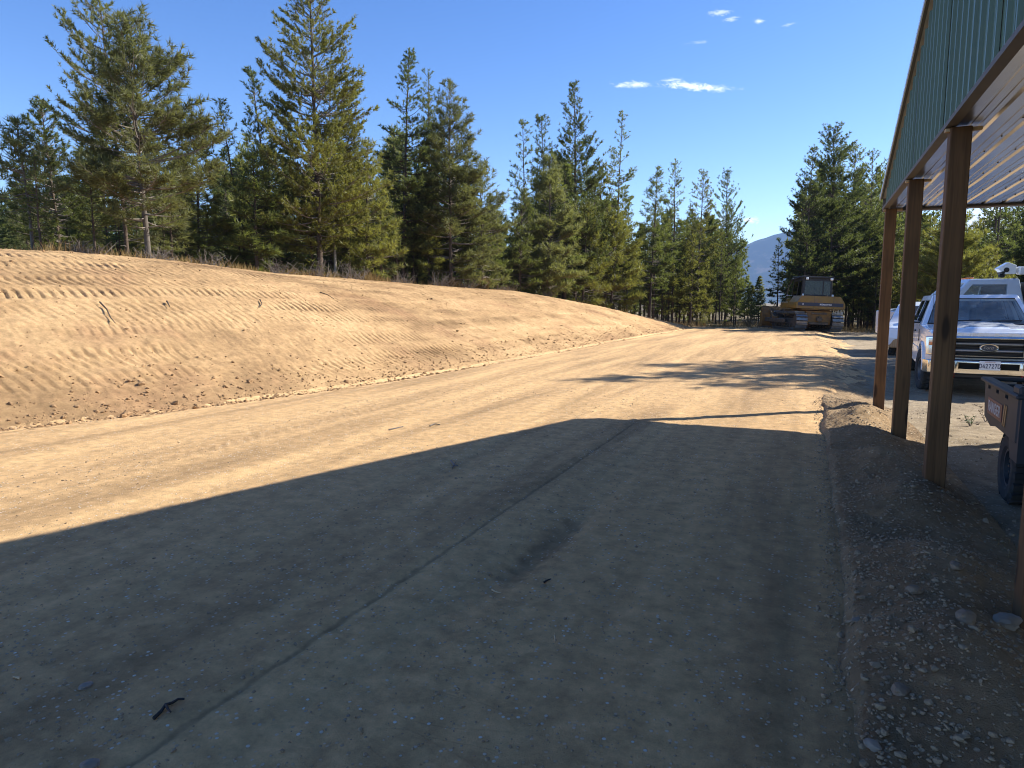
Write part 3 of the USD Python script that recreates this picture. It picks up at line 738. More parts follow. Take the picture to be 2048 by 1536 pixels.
def make_pine(seed, H, base, width, shape=.8, nb=90, e_low=-5, e_top=55, up=.35, needle=.11, nw=.018, dens=95, twig=.17, tr=.08, lean=(0, 0), bare=.10, irregular=.25, foliage_from=.35, gaps=0.0, fork=None, droop=0.0, side=None):
    """returns (trunk, boughs, needles) meshes. width: crown radius at its widest; shape: power of the taper; base: height of the lowest living branch"""
    r = np.random.default_rng(seed)
    zz = np.linspace(0, H, 14)
    wob = np.cumsum(r.normal(0, .010 * H / 8, (14, 2)), 0); wob -= wob[0]
    axis = np.c_[wob[:, 0] + lean[0] * (zz / H) ** 1.3, wob[:, 1] + lean[1] * (zz / H) ** 1.3, zz]
    trunk = [tube(np.vstack([axis[:1] - [0, 0, .4], axis]), np.r_[tr * 1.25, tr * (1 - zz / H) ** .85 + .008], 8)]
    at = lambda z: np.stack([np.interp(z, zz, axis[:, 0]), np.interp(z, zz, axis[:, 1]), z], -1)
    # living branches in loose whorls
    q = np.sort(r.uniform(0, 1, nb)) ** .92
    wh = np.round(q * (H - base) / .42) * .42
    z = base + np.clip(.7 * wh + .3 * q * (H - base) + r.normal(0, .13, nb), 0, (H - base) * .985)
    rel = (z - base) / (H - base)
    prof = np.minimum(1, (1.03 - rel) ** shape * 1.05) * np.minimum(1, .55 + rel * 3.0)
    az = np.arange(nb) * 2.399 + r.normal(0, 1.0, nb)
    L = width * prof * r.uniform(1 - irregular * 1.6, 1 + irregular * .7, nb)
    if gaps: L = L * np.where(r.uniform(0, 1, nb) < gaps, .35, 1.0)
    if side is not None: L = L * (1 + side[1] * np.cos(az - side[0]))
    L = np.maximum(L, .12)
    el = np.radians(e_low + (e_top - e_low) * rel ** 1.3 + r.normal(0, 9, nb))
    ns = 6
    s = np.linspace(0, 1, ns)
    hor = np.stack([np.cos(az), np.sin(az)], -1)
    bend = r.normal(0, .10, nb)
    P = np.zeros((nb, ns, 3))
    P[..., :2] = hor[:, None] * (L[:, None] * s[None] * np.cos(el)[:, None])[..., None] + np.stack([-hor[:, 1], hor[:, 0]], -1)[:, None] * (L[:, None] * bend[:, None] * s[None] ** 2)[..., None]
    P[..., 2] = L[:, None] * (np.sin(el)[:, None] * s[None] + up * s[None] ** 2.2 - droop * np.sin(s[None] * np.pi))
    P += at(z)[:, None]
    boughs = [tube(P[i], np.linspace(min(.030, .008 + .010 * L[i]), .004, ns), 4, False) for i in range(nb)]
    # bare dead branches under the crown
    nd = int(base * 9 * (1 if bare else 0))
    for i in range(nd):
        zd = r.uniform(.25, base + .8); a = r.uniform(0, 6.28); l = r.uniform(.25, .9) * min(1, width)
        d = np.array([math.cos(a), math.sin(a), r.uniform(-.35, .25)])
        p0 = at(np.array([zd]))[0]
        boughs.append(tube([p0, p0 + d * l * .5, p0 + d * l + [0, 0, r.uniform(-.1, .06)]], [.010, .007, .003], 3, False))
    # twigs
    T0, TD, TL, TS = [], [], [], []
    for i in range(nb):
        nt = max(2, int(L[i] / twig * (1 + .5 * (L[i] > 1))))
        t = np.sort(r.uniform(foliage_from * (.4 if rel[i] > .75 else 1), 1.0, nt)); t[-1] = 1.0
        p = np.stack([np.interp(t, s, P[i, :, k]) for k in range(3)], -1)
        tan = unit(np.stack([np.interp(np.clip(t, .1, .9) + .1, s, P[i, :, k]) - np.interp(np.clip(t, .1, .9) - .1, s, P[i, :, k]) for k in range(3)], -1))
        sd = np.where(np.arange(nt) % 2, 1, -1) * r.uniform(.5, 1.2, nt); sd[-1] = 0
        lat = unit(np.cross(tan, [0, 0, 1.0]))
        d = unit(tan + lat * sd[:, None] + np.array([0, 0, 1.0]) * (r.uniform(.0, .55, nt) + .25 * up)[:, None])
        l = (.18 + .50 * (1 - t)) * min(1.5, .4 + L[i] * .6) * r.uniform(.6, 1.25, nt)
        T0.append(p); TD.append(d); TL.append(l); TS.append(np.full(nt, L[i]))
    top = at(np.array([H * .97, H * .94, H * .985]))
    T0 = np.vstack(T0 + [top]); TD = np.vstack(TD + [np.array([[0, 0, 1.0]] * 3)]); TL = np.concatenate(TL + [np.array([.25, .3, .22])])
    tw = []
    sel = np.nonzero(TL > .30)[0][:700]
    for i in sel: tw.append(tube([T0[i], T0[i] + TD[i] * TL[i]], [.005, .003], 3, False))
    # needles: bottle brushes round the twigs
    n = np.maximum(4, (dens * (TL + needle * .5) * r.uniform(.6, 1.25, len(TL))).astype(int))
    idx = np.repeat(np.arange(len(TL)), n); N = len(idx)
    t = r.uniform(.10, 1.05, N) ** .6
    D = TD[idx]
    A = unit(np.cross(D, [.31, .52, .79])); B = np.cross(D, A); ph = r.uniform(0, 2 * np.pi, N)
    rad = A * np.cos(ph)[:, None] + B * np.sin(ph)[:, None]
    sp = r.uniform(.7, 1.7, N)
    nd_ = unit(D * (.45 + .55 * t)[:, None] + rad * sp[:, None] + np.array([0, 0, .18]))
    p0 = T0[idx] + D * (TL[idx] * t)[:, None]
    ln = needle * r.uniform(.7, 1.2, N)
    wv = unit(np.cross(nd_, r.normal(0, 1, (N, 3)))) * (nw * r.uniform(.6, 1.1, N))[:, None]
    V = np.stack([p0 - wv * .5, p0 + wv * .5, p0 + nd_ * ln[:, None]], 1).reshape(-1, 3)
    F = np.arange(3 * N).reshape(-1, 3)
    return join(trunk), join(boughs + tw), (V, F)


def pine_thing(name, label, pos, mats, group=None, rz=0.0, **kw):
    t = thing(name, label, 'tree', pos, rz, group)
    tr, bo, ne = make_pine(**kw)
    obj('trunk', tr, M[mats[0]], t, True)
    obj('branches', bo, M['bark' if mats[1] == 'n_dark' else 'twig'], t, True)
    obj('crown', ne, M[mats[1]], t)
    return t


def tree_spot(px, depth):
    p = at_depth(px, 600, depth)
    return np.array([p[0], p[1], float(land(p[0], p[1])) - .05])


def height_to(px, py, depth, pos):
    return float(at_depth(px, py, depth)[2] - pos[2])


def crest_depth(px):
    ys = np.linspace(1, 52, 600); d = ray(px, 600); X = d[0] / d[1] * ys
    k = np.argmin(np.abs(X - (edge_x(ys) - crest_u(ys))))
    return float(np.array([X[k], ys[k], 0]) @ FH)


# (trunk picture column at the foot, column at the tip, row of the tip, depth, radius, kind, label)
POND = dict(needle=.20, nw=.025, dens=74, up=.22, e_low=-8, e_top=40, shape=.55, twig=.19)
LODGE = dict(needle=.115, nw=.028, dens=88, up=.30, e_low=-10, e_top=38, shape=.60, twig=.16)
FIR = dict(needle=.115, nw=.028, dens=92, up=.16, e_low=-14, e_top=35, shape=.85, twig=.15, droop=.05)
HERO = [
    (75, 62, 253, 20.5, 1.05, POND, 'bark_grey', 'n_grey', dict(base=.42, nb=52, gaps=.2, tr=.075, irregular=.4), 'small open grey-green pine with a bare pale trunk at the left end of the bank'),
    (128, 112, 212, 23.0, 1.15, LODGE, 'bark', 'n_green', dict(base=.12, nb=120, tr=.08), 'dense dark pine just right of the leftmost bare-trunked pine'),
    (262, 236, -14, 20.0, 1.25, LODGE, 'bark', 'n_grey', dict(base=.26, nb=100, tr=.085, gaps=.18, irregular=.45, up=.5, side=(math.pi + .41, .4)), 'tall thin pine with upswept boughs, its tip at the top edge above the left bank'),
    (303, 290, 42, 18.2, 1.75, POND, 'bark_grey', 'n_grey', dict(base=.16, nb=135, tr=.11, side=(.41, .25), irregular=.35), 'broad pale long-needled pine with a stout grey trunk on the bank crest'),
    (498, 455, 207, 22.0, .72, LODGE, 'bark', 'n_olive', dict(base=.22, nb=62, gaps=.3, tr=.06, irregular=.4), 'slim sparse pine standing in the gap between the two tallest left trees'),
    (400, 412, 250, 22.5, 1.2, POND, 'bark', 'n_olive', dict(base=.10, nb=90, tr=.07), 'rounded yellowish pine half hidden behind the broad pale pine'),
    (556, 523, 150, 22.5, .95, LODGE, 'bark', 'n_green', dict(base=.12, nb=105, tr=.08, gaps=.1), 'narrow green pine touching the left side of the tallest yellow-green pine'),
    (642, 640, -72, 20.2, 1.72, LODGE, 'bark', 'n_olive', dict(base=.10, nb=190, tr=.13, irregular=.4, gaps=.12, twig=.15), 'tallest yellow-green pine with two stems, its top cut off by the picture edge'),
    (672, 668, 150, 20.5, 1.25, LODGE, 'bark_pale', 'n_olive', dict(base=.2, nb=80, tr=.06, gaps=.2), 'second slimmer stem close against the tallest yellow-green pine'),
    (735, 742, 290, 20.2, 1.0, POND, 'bark', 'n_olive', dict(base=.06, nb=85, tr=.06), 'low yellow-tinged pine at the right foot of the tallest pine'),
    (806, 827, 103, 22.0, 1.15, FIR, 'bark', 'n_dark', dict(base=.18, nb=140, tr=.09, irregular=.3), 'tall dark green conifer with a rounded tip left of the pale broad-skirted pine'),
    (858, 866, 148, 23.0, .85, LODGE, 'bark', 'n_green', dict(base=.2, nb=90, tr=.07), 'slender pine squeezed between the dark conifer and the pale broad-skirted pine'),
    (902, 905, 168, 20.4, 1.45, POND, 'bark', 'n_grey', dict(base=.05, nb=150, tr=.09, shape=.72, twig=.15), 'pale broad-skirted pine with soft long needles beside the dry grass tuft'),
    (965, 962, 330, 20.8, 1.1, POND, 'bark', 'n_grey', dict(base=.04, nb=85, tr=.06), 'low bushy pine at the right skirt of the pale broad-skirted pine'),
    (1052, 1046, 243, 25.5, .62, LODGE, 'bark', 'n_green', dict(base=.40, nb=48, gaps=.25, tr=.06, irregular=.45), 'thin see-through pine at the left of the middle clump'),
    (1098, 1083, 236, 25.0, .80, LODGE, 'bark', 'n_dark', dict(base=.18, nb=95, tr=.07), 'dark narrow pine left of the middle clump\'s highest tree'),
    (1150, 1143, 170, 25.0, 1.32, FIR, 'bark', 'n_dark', dict(base=.12, nb=165, tr=.10, e_low=0, up=.4, irregular=.35), 'highest dark green conifer of the middle clump'),
    (1098, 1100, 318, 23.0, 1.25, POND, 'bark', 'n_grey', dict(base=.05, nb=130, tr=.08, shape=.7, twig=.15), 'pale grey-green pine in front of the middle clump'),
    (1040, 1044, 385, 22.6, .80, POND, 'bark', 'n_green', dict(base=.04, nb=75, tr=.06), 'short bushy green pine at the left front of the middle clump'),
    (1228, 1240, 226, 26.5, .72, LODGE, 'bark', 'n_green', dict(base=.34, nb=66, gaps=.15, tr=.07, irregular=.3), 'lone thin pine with an open lace crown right of the middle clump'),
    (1222, 1228, 425, 24.5, 1.2, POND, 'bark', 'n_olive', dict(base=.06, nb=110, tr=.08, shape=.5), 'low wide yellow-green pine at the right end of the bank'),
    (1165, 1172, 420, 24.0, .95, POND, 'bark', 'n_olive', dict(base=.05, nb=85, tr=.06, shape=.55), 'low yellowish pine beneath the highest conifer of the middle clump'),
    (1300, 1310, 338, 29.5, .95, POND, 'bark', 'n_green', dict(base=.22, nb=105, tr=.08, shape=.7), 'green spire-shaped pine first beyond the end of the bank'),
    (1345, 1341, 320, 32.0, .75, LODGE, 'bark', 'n_green', dict(base=.35, nb=70, gaps=.15, tr=.075), 'thin pine behind the spire-shaped pine beyond the bank'),
    (1395, 1400, 345, 33.0, .95, LODGE, 'bark', 'n_olive', dict(base=.28, nb=90, tr=.08, gaps=.15), 'loose yellow-green pine in the middle of the row left of the bulldozer'),
    (1452, 1448, 343, 35.0, .98, LODGE, 'bark', 'n_dark', dict(base=.30, nb=84, gaps=.22, tr=.08, up=.7, irregular=.4), 'dark open pine with upturned boughs nearest the mountain view'),
    (1555, 1553, 478, 62.0, 1.05, FIR, 'bark', 'n_dark', dict(base=.18, nb=80, tr=.10), 'small far conifer standing alone before the blue mountain'),
    (1660, 1650, 255, 47.0, 1.75, LODGE, 'bark', 'n_dark', dict(base=.16, nb=170, tr=.14, irregular=.35), 'highest dark pine behind the bulldozer'),
    (1605, 1612, 298, 45.0, 1.05, LODGE, 'bark', 'n_dark', dict(base=.12, nb=130, tr=.12, irregular=.35), 'dark pine at the left edge of the clump behind the bulldozer'),
    (1700, 1692, 295, 49.0, 1.3, LODGE, 'bark', 'n_green', dict(base=.22, nb=125, tr=.12), 'green pine right of the highest dark pine behind the bulldozer'),
    (1738, 1728, 305, 48.0, 1.1, LODGE, 'bark', 'n_green', dict(base=.22, nb=110, tr=.11), 'pine with a ragged top between the bulldozer clump and the barn corner'),
    (1775, 1768, 312, 50.0, 1.25, LODGE, 'bark', 'n_green', dict(base=.2, nb=110, tr=.11), 'pine whose tip shows just left of the barn roof corner'),
    (1905, 1910, 440, 36.0, 1.7, POND, 'bark', 'n_olive', dict(base=.06, nb=130, tr=.09), 'sunlit yellow-green pine seen between the two nearest tall posts'),
    (1978, 1975, 405, 52.0, 1.0, LODGE, 'bark', 'n_dark', dict(base=.3, nb=70, gaps=.2, tr=.1), 'thin dark pine against the white cloud under the barn roof'),
    (2025, 2020, 410, 44.0, 1.25, LODGE, 'bark', 'n_dark', dict(base=.2, nb=100, tr=.1), 'dark pine above the crane boom under the barn roof'),
]
for k, (pxf, pxt, pyt, dep, wid, kind, bark, ndl, kw, label) in enumerate(HERO):
    old = dep
    if pxf < 1290:
        dep = crest_depth(pxf) + .5 + .9 * max(0, dep - np.interp(pxf, [0, 300, 900, 1100, 1290], [18.2, 18.2, 20, 22.5, 24]))
    elif pxf < 1500:
        dep = 47 + (dep - 29.5) * 1.2
    wid *= dep / old * (1.0 if kind is POND else 1.12) * (1.45 if pxf > 1590 else 1); kw = dict(kw)
    kw['nb'] = int(kw['nb'] * 1.4); kw['tr'] = kw.get('tr', .08) * .62 * dep / old
    pos = tree_spot(pxf, dep)
    H = height_to(pxt, pyt, dep, pos)
    a = dict(kind); kw = dict(kw); base = kw.pop('base') * H; a.update(kw)
    s = dep / 20.0
    if s > 1.8:
        a['needle'] *= 1.3; a['nw'] *= 1.4; a['dens'] *= .6
    tipx = (pxt - pxf) / FPX * dep
    pine_thing('pine_tree', label, pos, (bark, ndl), seed=100 + k, H=H, base=base, width=wid, lean=(tipx * RT[0], tipx * RT[1]), **a)

# trees of the wood behind: one of each kind, then copies
PROTO = []
for k, (H, base, w, kind, ndl) in enumerate([(8.0, 2.4, 1.0, LODGE, 'n_green'), (7.0, .8, 1.25, POND, 'n_olive'), (8.5, 2.0, .95, LODGE, 'n_dark'), (6.5, .6, 1.2, POND, 'n_grey'), (9.0, 3.2, 1.05, LODGE, 'n_green'), (7.5, 1.0, 1.15, FIR, 'n_dark'), (6.0, .5, 1.35, POND, 'n_green'), (8.8, 1.2, 1.25, LODGE, 'n_olive'), (7.2, .9, 1.3, FIR, 'n_green')]):
    a = dict(kind); a['needle'] *= 1.5; a['nw'] *= 1.9; a['dens'] *= .42
    PROTO.append((H, dict(seed=300 + k, H=H, base=base, width=w, nb=95, tr=.075, **a), ndl))
ENV_X = [-400, 0, 100, 200, 300, 420, 480, 560, 640, 730, 800, 900, 985, 1012, 1040, 1100, 1200, 1275, 1330, 1400, 1470, 1500, 1535, 1550, 1580, 1592, 1650, 1750, 1800, 1900, 2100, 2900]
ENV_Y = [300, 370, 310, 280, 280, 340, 290, 270, 250, 320, 270, 300, 400, 450, 390, 330, 340, 440, 390, 400, 420, 460, 560, 610, 610, 360, 300, 320, 390, 430, 440, 420]
first = {}
r = np.random.default_rng(11)
spots = []
tries = 0
hero_xy = np.array([tree_spot(h[0], h[3])[:2] for h in HERO])
while len(spots) < 285 and tries < 20000:
    tries += 1
    px = r.uniform(-330, 2250)
    lo = (crest_depth(px) + 1.2) if px < 1290 else np.interp(px, [1290, 1400, 1500, 1600, 2250], [48, 49, 52, 49, 40])
    dep = lo + (r.uniform(0, 1) ** 1.5) * np.interp(px, [0, 1500, 1600], [24, 30, 26])
    if 1498 < px < 1592: continue
    p = at_depth(px, 600, dep)
    if p[0] < edge_x(p[1]) + 1.0 and p[1] > 46 and px > 1480: continue
    if p[0] > edge_x(p[1]) - crest_u(p[1]) - .8 and p[0] < 3.5 and p[1] < 48: continue
    if p[0] >= 3.5 and p[1] < 36: continue
    if spots and min(math.hypot(p[0] - q[0], p[1] - q[1]) for q in spots) < 1.0: continue
    if np.min(np.hypot(hero_xy[:, 0] - p[0], hero_xy[:, 1] - p[1])) < .7: continue
    ytop = np.interp(px, ENV_X, ENV_Y) + (r.uniform(20, 150) if len(spots) % 5 else 0)
    if len(spots) % 5 in (2, 4):
        ytop = 600 - r.uniform(70, 190); dep = lo + r.uniform(-.3, 7); p = at_depth(px, 600, dep)
    z = float(land(p[0], p[1])) - .05
    H = at_depth(px, ytop, dep)[2] - z
    if H < 2.2: continue
    spots.append((p[0], p[1], z, min(H, 14.0), px))
REGION = [(-999, 70, 'in the wood behind the leftmost bare-trunked pine'), (70, 220, 'in the wood left of the stout grey trunk on the crest'), (220, 380, 'in the wood behind the broad pale long-needled pine'),
          (380, 530, 'in the gap between the two tallest left trees'), (530, 760, 'in the wood behind the tallest yellow-green pine'), (760, 1020, 'in the wood behind the dark conifer and the pale broad-skirted pine'),
          (1020, 1180, 'in the wood behind the middle clump'), (1180, 1300, 'in the wood behind the end of the bank'), (1300, 1400, 'in the stand just beyond the end of the bank'), (1400, 1545, 'in the stand just left of the bulldozer'),
          (1545, 1660, 'in the wood behind the bulldozer'), (1660, 1800, 'in the wood between the bulldozer and the barn posts'), (1800, 1900, 'in the wood seen between the barn posts'), (1900, 9999, 'in the wood beyond the parked trucks')]
HABIT = ['slender green pine', 'bushy yellow-green pine', 'slender dark pine', 'bushy grey-green pine', 'slender green pine', 'dense dark conifer', 'bushy green pine', 'loose yellow-green pine', 'dense green conifer']


def wood_label(px, k):
    place = next(l for a, b, l in REGION if a <= px < b)
    return HABIT[k].replace('pine', 'pines').replace('conifer', 'conifers') + ' ' + place, HABIT[k] + ' standing ' + place


for i, (x, y, z, H, px) in enumerate(spots):
    k = int(r.integers(0, len(PROTO)))
    g, lab = wood_label(px, k)
    h0 = PROTO[k][0]; sc = H / h0; wsc = sc ** .6 * r.uniform(.8, 1.2) * (.75 if 1440 < px < 1640 else 1)
    if k not in first:
        a = PROTO[k][1]
        t = thing('wood_pine', lab, 'tree', (x, y, z), r.uniform(0, 360), g, scale=(wsc, wsc, sc))
        tr, bo, ne = make_pine(**a)
        obj('trunk', tr, M['bark'], t, True); obj('branches', bo, M['bark'], t, True); obj('crown', ne, M[PROTO[k][2]], t)
        first[k] = t
    else:
        dup(first[k], 'wood_pine', lab, 'tree', (x, y, z), r.uniform(0, 360), (wsc, wsc, sc), g)
# the wood farther off, where single trees no longer read
def distant_wood():
    r = np.random.default_rng(77)
    pi = UsdGeom.PointInstancer.Define(stage, '/World/distant_wood')
    tag(pi.GetPrim(), 'dark green pine wood closing the view far behind the nearer trees', 'wood', kind='stuff')
    pr = []
    for k, ndl in enumerate(('n_dark', 'n_green', 'n_olive')):
        tr, bo, ne = make_pine(seed=500 + k, H=8.0, base=.8, width=1.5, nb=70, needle=.34, nw=.11, dens=34, up=.25, e_low=-5, e_top=40, tr=.09, twig=.34)
        x = UsdGeom.Xform.Define(stage, f'/World/distant_wood/pine_{k + 1:03d}')
        obj('trunk', tr, M['bark'], x.GetPrim()); obj('crown', ne, M[ndl], x.GetPrim())
        pr.append(x.GetPath())
    pos, idx, sc, ori = [], [], [], []
    while len(pos) < 420:
        px = r.uniform(-420, 2350); dep = r.uniform(58, 135)
        p = at_depth(px, 600, dep)
        if px < 1300 and dep < crest_depth(px) + 16: continue
        z = float(land(p[0], p[1])) - .1
        yt = np.interp(px, ENV_X, ENV_Y) + r.uniform(10, 90)
        if 1488 < px < 1592: yt = max(yt, r.uniform(545, 585))
        H = at_depth(px, yt, dep)[2] - z
        if H < 1.5: continue
        H = min(H, 15)
        pos.append((p[0], p[1], z)); idx.append(int(r.integers(0, 3))); k = H / 8.0; sc.append((k ** .7, k ** .7, k)); a = r.uniform(0, 6.28)
        ori.append(Gf.Quath(float(math.cos(a / 2)), 0, 0, float(math.sin(a / 2))))
    pi.CreatePrototypesRel().SetTargets(pr)
    pi.CreatePositionsAttr(Vt.Vec3fArray([Gf.Vec3f(*map(float, p)) for p in pos])); pi.CreateProtoIndicesAttr(Vt.IntArray(idx))
    pi.CreateScalesAttr(Vt.Vec3fArray([Gf.Vec3f(*map(float, q)) for q in sc])); pi.CreateOrientationsAttr(Vt.QuathArray(ori))


distant_wood()
for i, (x, y, H) in enumerate([(7.6, 47.5, 10.0), (10.2, 51.0, 12.0), (5.8, 48.8, 8.5), (12.8, 54.0, 13.0), (9.0, 44.5, 9.0)]):
    k = (0, 2, 4, 0, 5)[i]; sc = H / PROTO[k][0]
    g, lab = wood_label(1850, k)
    dup(first[k], 'wood_pine', lab, 'tree', (x, y, float(land(x, y)) - .05), 77 * i, (sc ** .7, sc ** .7, sc), g)
# trees standing to the right of the picture, whose shadows fall across the drive
for i, (x, y, H) in enumerate([(7.6, 22.4, 9.6), (9.4, 24.6, 9.8), (8.6, 21.4, 8.6), (12.5, 27.5, 12.5), (11.0, 24.0, 9.5), (15.0, 33.0, 13.0), (9.6, 26.8, 10.6)]):
    k = [1, 4, 3, 4, 5, 2, 1][i]; sc = H / PROTO[k][0]
    if k in first:
        dup(first[k], 'yard_pine', 'tall pine to the right of the parked trucks that throws its shadow on the drive', 'tree', (x, y, float(land(x, y)) - .05), 40 * i, (1.45 * sc ** .7, 1.45 * sc ** .7, sc), 'pines right of the parked trucks')


# ------------------------------------------------------------------ undergrowth
def blades(pts, h, w, r, spread=.5, n=1):
    N = len(pts)
    a = r.uniform(0, 6.28, N); s = r.uniform(.1, 1, N) * spread
    d = unit(np.stack([np.cos(a) * s, np.sin(a) * s, np.ones(N)], -1))
    hh = h * r.uniform(.5, 1.2, N)
    wv = np.stack([-np.sin(a), np.cos(a), np.zeros(N)], -1) * (w * .5)
    mid = pts + d * (hh * .55)[:, None]
    tip = pts + d * hh[:, None] + np.stack([np.cos(a), np.sin(a), -.25 * np.ones(N)], -1) * (hh * .3 * s)[:, None]
    V = np.stack([pts - wv, pts + wv, mid + wv * .8, mid - wv * .8, tip], 1).reshape(-1, 3)
    k = np.arange(N)[:, None] * 5
    return V, np.vstack([k + [0, 1, 2], k + [0, 2, 3], k + [3, 2, 4]])


def scatter_grass():
    r = np.random.default_rng(21); P = []
    # strip behind the crest, the far verge and the edges of the wood
    yy = r.uniform(4, 44, 14000); uu = crest_u(yy) + r.exponential(1.1, 14000) + .05
    xx = edge_x(yy) - uu; P.append(np.c_[xx, yy])
    n = 26000
    px = r.uniform(1240, 2250, n); dep = r.uniform(36, 66, n)
    q = np.array([at_depth(a, 600, b)[:2] for a, b in zip(px, dep)])
    ok = (q[:, 1] > 45.5) | ((q[:, 0] > 4.2) & (q[:, 1] > 33)) | (q[:, 0] < edge_x(q[:, 1]) - 3.0)
    P.append(q[ok])
    P = np.vstack(P)
    m = meshkit.noise(np.c_[P * .7, np.zeros(len(P))], 3) > .42
    P = P[m]
    z = land(P[:, 0], P[:, 1])
    return blades(np.c_[P, z - .02], .34, .022, r, .6)


obj('dry_grass', scatter_grass(), M['grass'], None, label='dry straw-coloured grass along the edge of the wood', cat='grass', kind='stuff')


def tuft(px, dep, n, h, label, mat='grass', rad=.22, w=.012, name='grass_tuft', cat_='grass tuft'):
    r = np.random.default_rng(int(px)); c = tree_spot(px, crest_depth(px) + dep)
    a = r.uniform(0, 6.28, n); q = rad * np.sqrt(r.uniform(0, 1, n))
    pts = np.c_[q * np.cos(a), q * np.sin(a), np.full(n, 0.02)]
    t = thing(name, label, cat_, c)
    obj('blades', blades(pts, h, w, r, .75), M[mat], t)


tuft(968, .1, 520, .62, 'bright straw-coloured grass tuft on the bank crest below the pale broad-skirted pine')
tuft(905, .1, 320, .5, 'thin dry grass tuft at the foot of the pale broad-skirted pine')
tuft(735, .1, 320, .45, 'dry brown grass tuft on the crest under the low yellow-tinged pine', rad=.4)


def bush(px, dep, h, w, label, mat, n=900):
    r = np.random.default_rng(int(px) + 5); c = tree_spot(px, dep)
    t = thing('shrub', label, 'shrub', c)
    st = []
    P = []
    for i in range(26):
        a = r.uniform(0, 6.28); e = r.uniform(.1, .9)
        tip = np.array([math.cos(a) * w * e, math.sin(a) * w * e, h * r.uniform(.55, 1.0) * (1.1 - .5 * e)])
        st.append(tube([[0, 0, -.05], tip * .5 + [0, 0, .1 * h], tip], [.012, .008, .003], 4, False))
        s = r.uniform(.25, 1, n // 26)[:, None]
        P.append(tip * s + r.normal(0, .09, (n // 26, 3)))
    P = np.vstack(P)
    d = unit(r.normal(0, 1, P.shape)); e = unit(np.cross(d, r.normal(0, 1, P.shape)))
    l = .05
    V = np.stack([P, P + d * l * .5 + e * l * .35, P + d * l, P + d * l * .5 - e * l * .35], 1).reshape(-1, 3)
    k = np.arange(len(P))[:, None] * 4
    obj('stems', st, M['twig'], t); obj('leaves', (V, np.vstack([k + [0, 1, 2], k + [0, 2, 3]])), M[mat], t)


def dead_brush(px, off, h, w, label, n=34):
    r = np.random.default_rng(int(px) + 9); c = tree_spot(px, crest_depth(px) + off)
    t = thing('dead_brush', label, 'brush', c)
    st, tw = [], []
    for i in range(n):
        a = r.uniform(0, 6.28); e = r.uniform(.15, 1.0); b0 = np.array([r.normal(0, w * .25), r.normal(0, w * .25), -.04])
        tip = b0 + np.array([math.cos(a) * w * e, math.sin(a) * w * e, h * r.uniform(.35, 1.0)])
        mid = (b0 + tip) * .5 + r.normal(0, .06, 3)
        st.append(tube([b0, mid, tip], [.010, .007, .003], 4, False))
        for k in range(5):
            p = mid + (tip - mid) * r.uniform(-.6, .9); d = unit(r.normal(0, 1, 3) + [0, 0, .4]) * r.uniform(.08, .22)
            tw.append(tube([p, p + d], [.004, .002], 3, False))
    obj('stems', st, M['twig'], t); obj('twigs', tw, M['twig'], t, kind='stuff')


for px_, off_, h_, w_, lab_ in [(640, -.1, .8, .7, 'tangle of dead grey twigs at the foot of the tallest yellow-green pine'), (560, .1, .6, .6, 'dead twiggy brush on the crest below the narrow green pine'), (700, .0, .7, .8, 'dead brush on the crest right of the tallest pine trunk'),
                                (800, .1, .55, .6, 'dead twigs at the foot of the tall dark green conifer'), (880, -.1, .75, .7, 'dead brush left of the foot of the pale broad-skirted pine'), (935, .0, .6, .6, 'dead twigs between the two grass tufts below the pale broad-skirted pine'),
                                (1010, .2, .5, .6, 'dead twigs on the crest in the gap before the middle clump'), (1090, .3, .6, .7, 'dead brush before the low pines of the middle clump'), (420, .1, .6, .7, 'dead brush on the crest below the rounded yellowish pine'),
                                (330, .0, .5, .6, 'dead twigs right of the stout grey trunk on the crest'), (170, .1, .5, .6, 'dead twigs on the crest left of the stout grey trunk')]:
    dead_brush(px_, off_, h_, w_, lab_)
bush(1556, 50, 1.5, .9, 'orange-leaved shrub left of the bulldozer cab, before the small far conifer', 'shrub', 1300)
bush(1410, 49.5, 1.1, .8, 'olive bush among the trunks left of the bulldozer', 'n_olive', 1100)
bush(1500, 47, 1.0, .8, 'low rusty bush at the foot of the trunks just left of the bulldozer blade', 'shrub', 900)


# ------------------------------------------------------------------ vehicle materials
M['white_paint'] = plain('white_paint', (.74, .75, .77), .22, vary=.03, coat=.6, dirt=(.50, .46, .40), dscale=1.6, damt=.18)
M['blue_white_paint'] = plain('pale_paint', (.50, .57, .66), .25, vary=.04, coat=.5)
M['chrome'] = plain('chrome', (.78, .77, .75), .12, metal=1.0, vary=.08, scale=4, dirt=(.42, .37, .30), dscale=2.5, damt=.5)
M['dull_chrome'] = plain('dull_chrome', (.42, .41, .40), .28, metal=1.0, vary=.1)
M['black_plastic'] = plain('black_plastic', (.018, .018, .019), .5, bump=.1)
M['void'] = plain('dark_recess', (.008, .008, .008), .9)
M['grey_plastic'] = plain('grey_plastic', (.022, .024, .027), .6, vary=.15, dirt=(.045, .044, .043), damt=.25)
M['rubber'] = plain('tyre_rubber', (.024, .023, .022), .85, vary=.2, dirt=(.12, .10, .075), dscale=8, damt=.4)
M['seat'] = plain('grey_cloth', (.11, .105, .10), .9)
M['dash'] = plain('dash_vinyl', (.06, .057, .053), .7)
M['amber'] = plain('amber_lens', (.75, .22, .04), .2, coat=.5)
M['red_lens'] = plain('red_lens', (.40, .03, .02), .2, coat=.5)
M['lamp_clear'] = plain('lamp_glass', (.62, .60, .55), .12, metal=.55, coat=.8)
M['white_lamp'] = plain('white_lamp', (.80, .80, .76), .3)
M['plate'] = plain('number_plate', (.66, .68, .70), .4)
M['plate_ink'] = plain('plate_ink', (.03, .04, .10), .5)
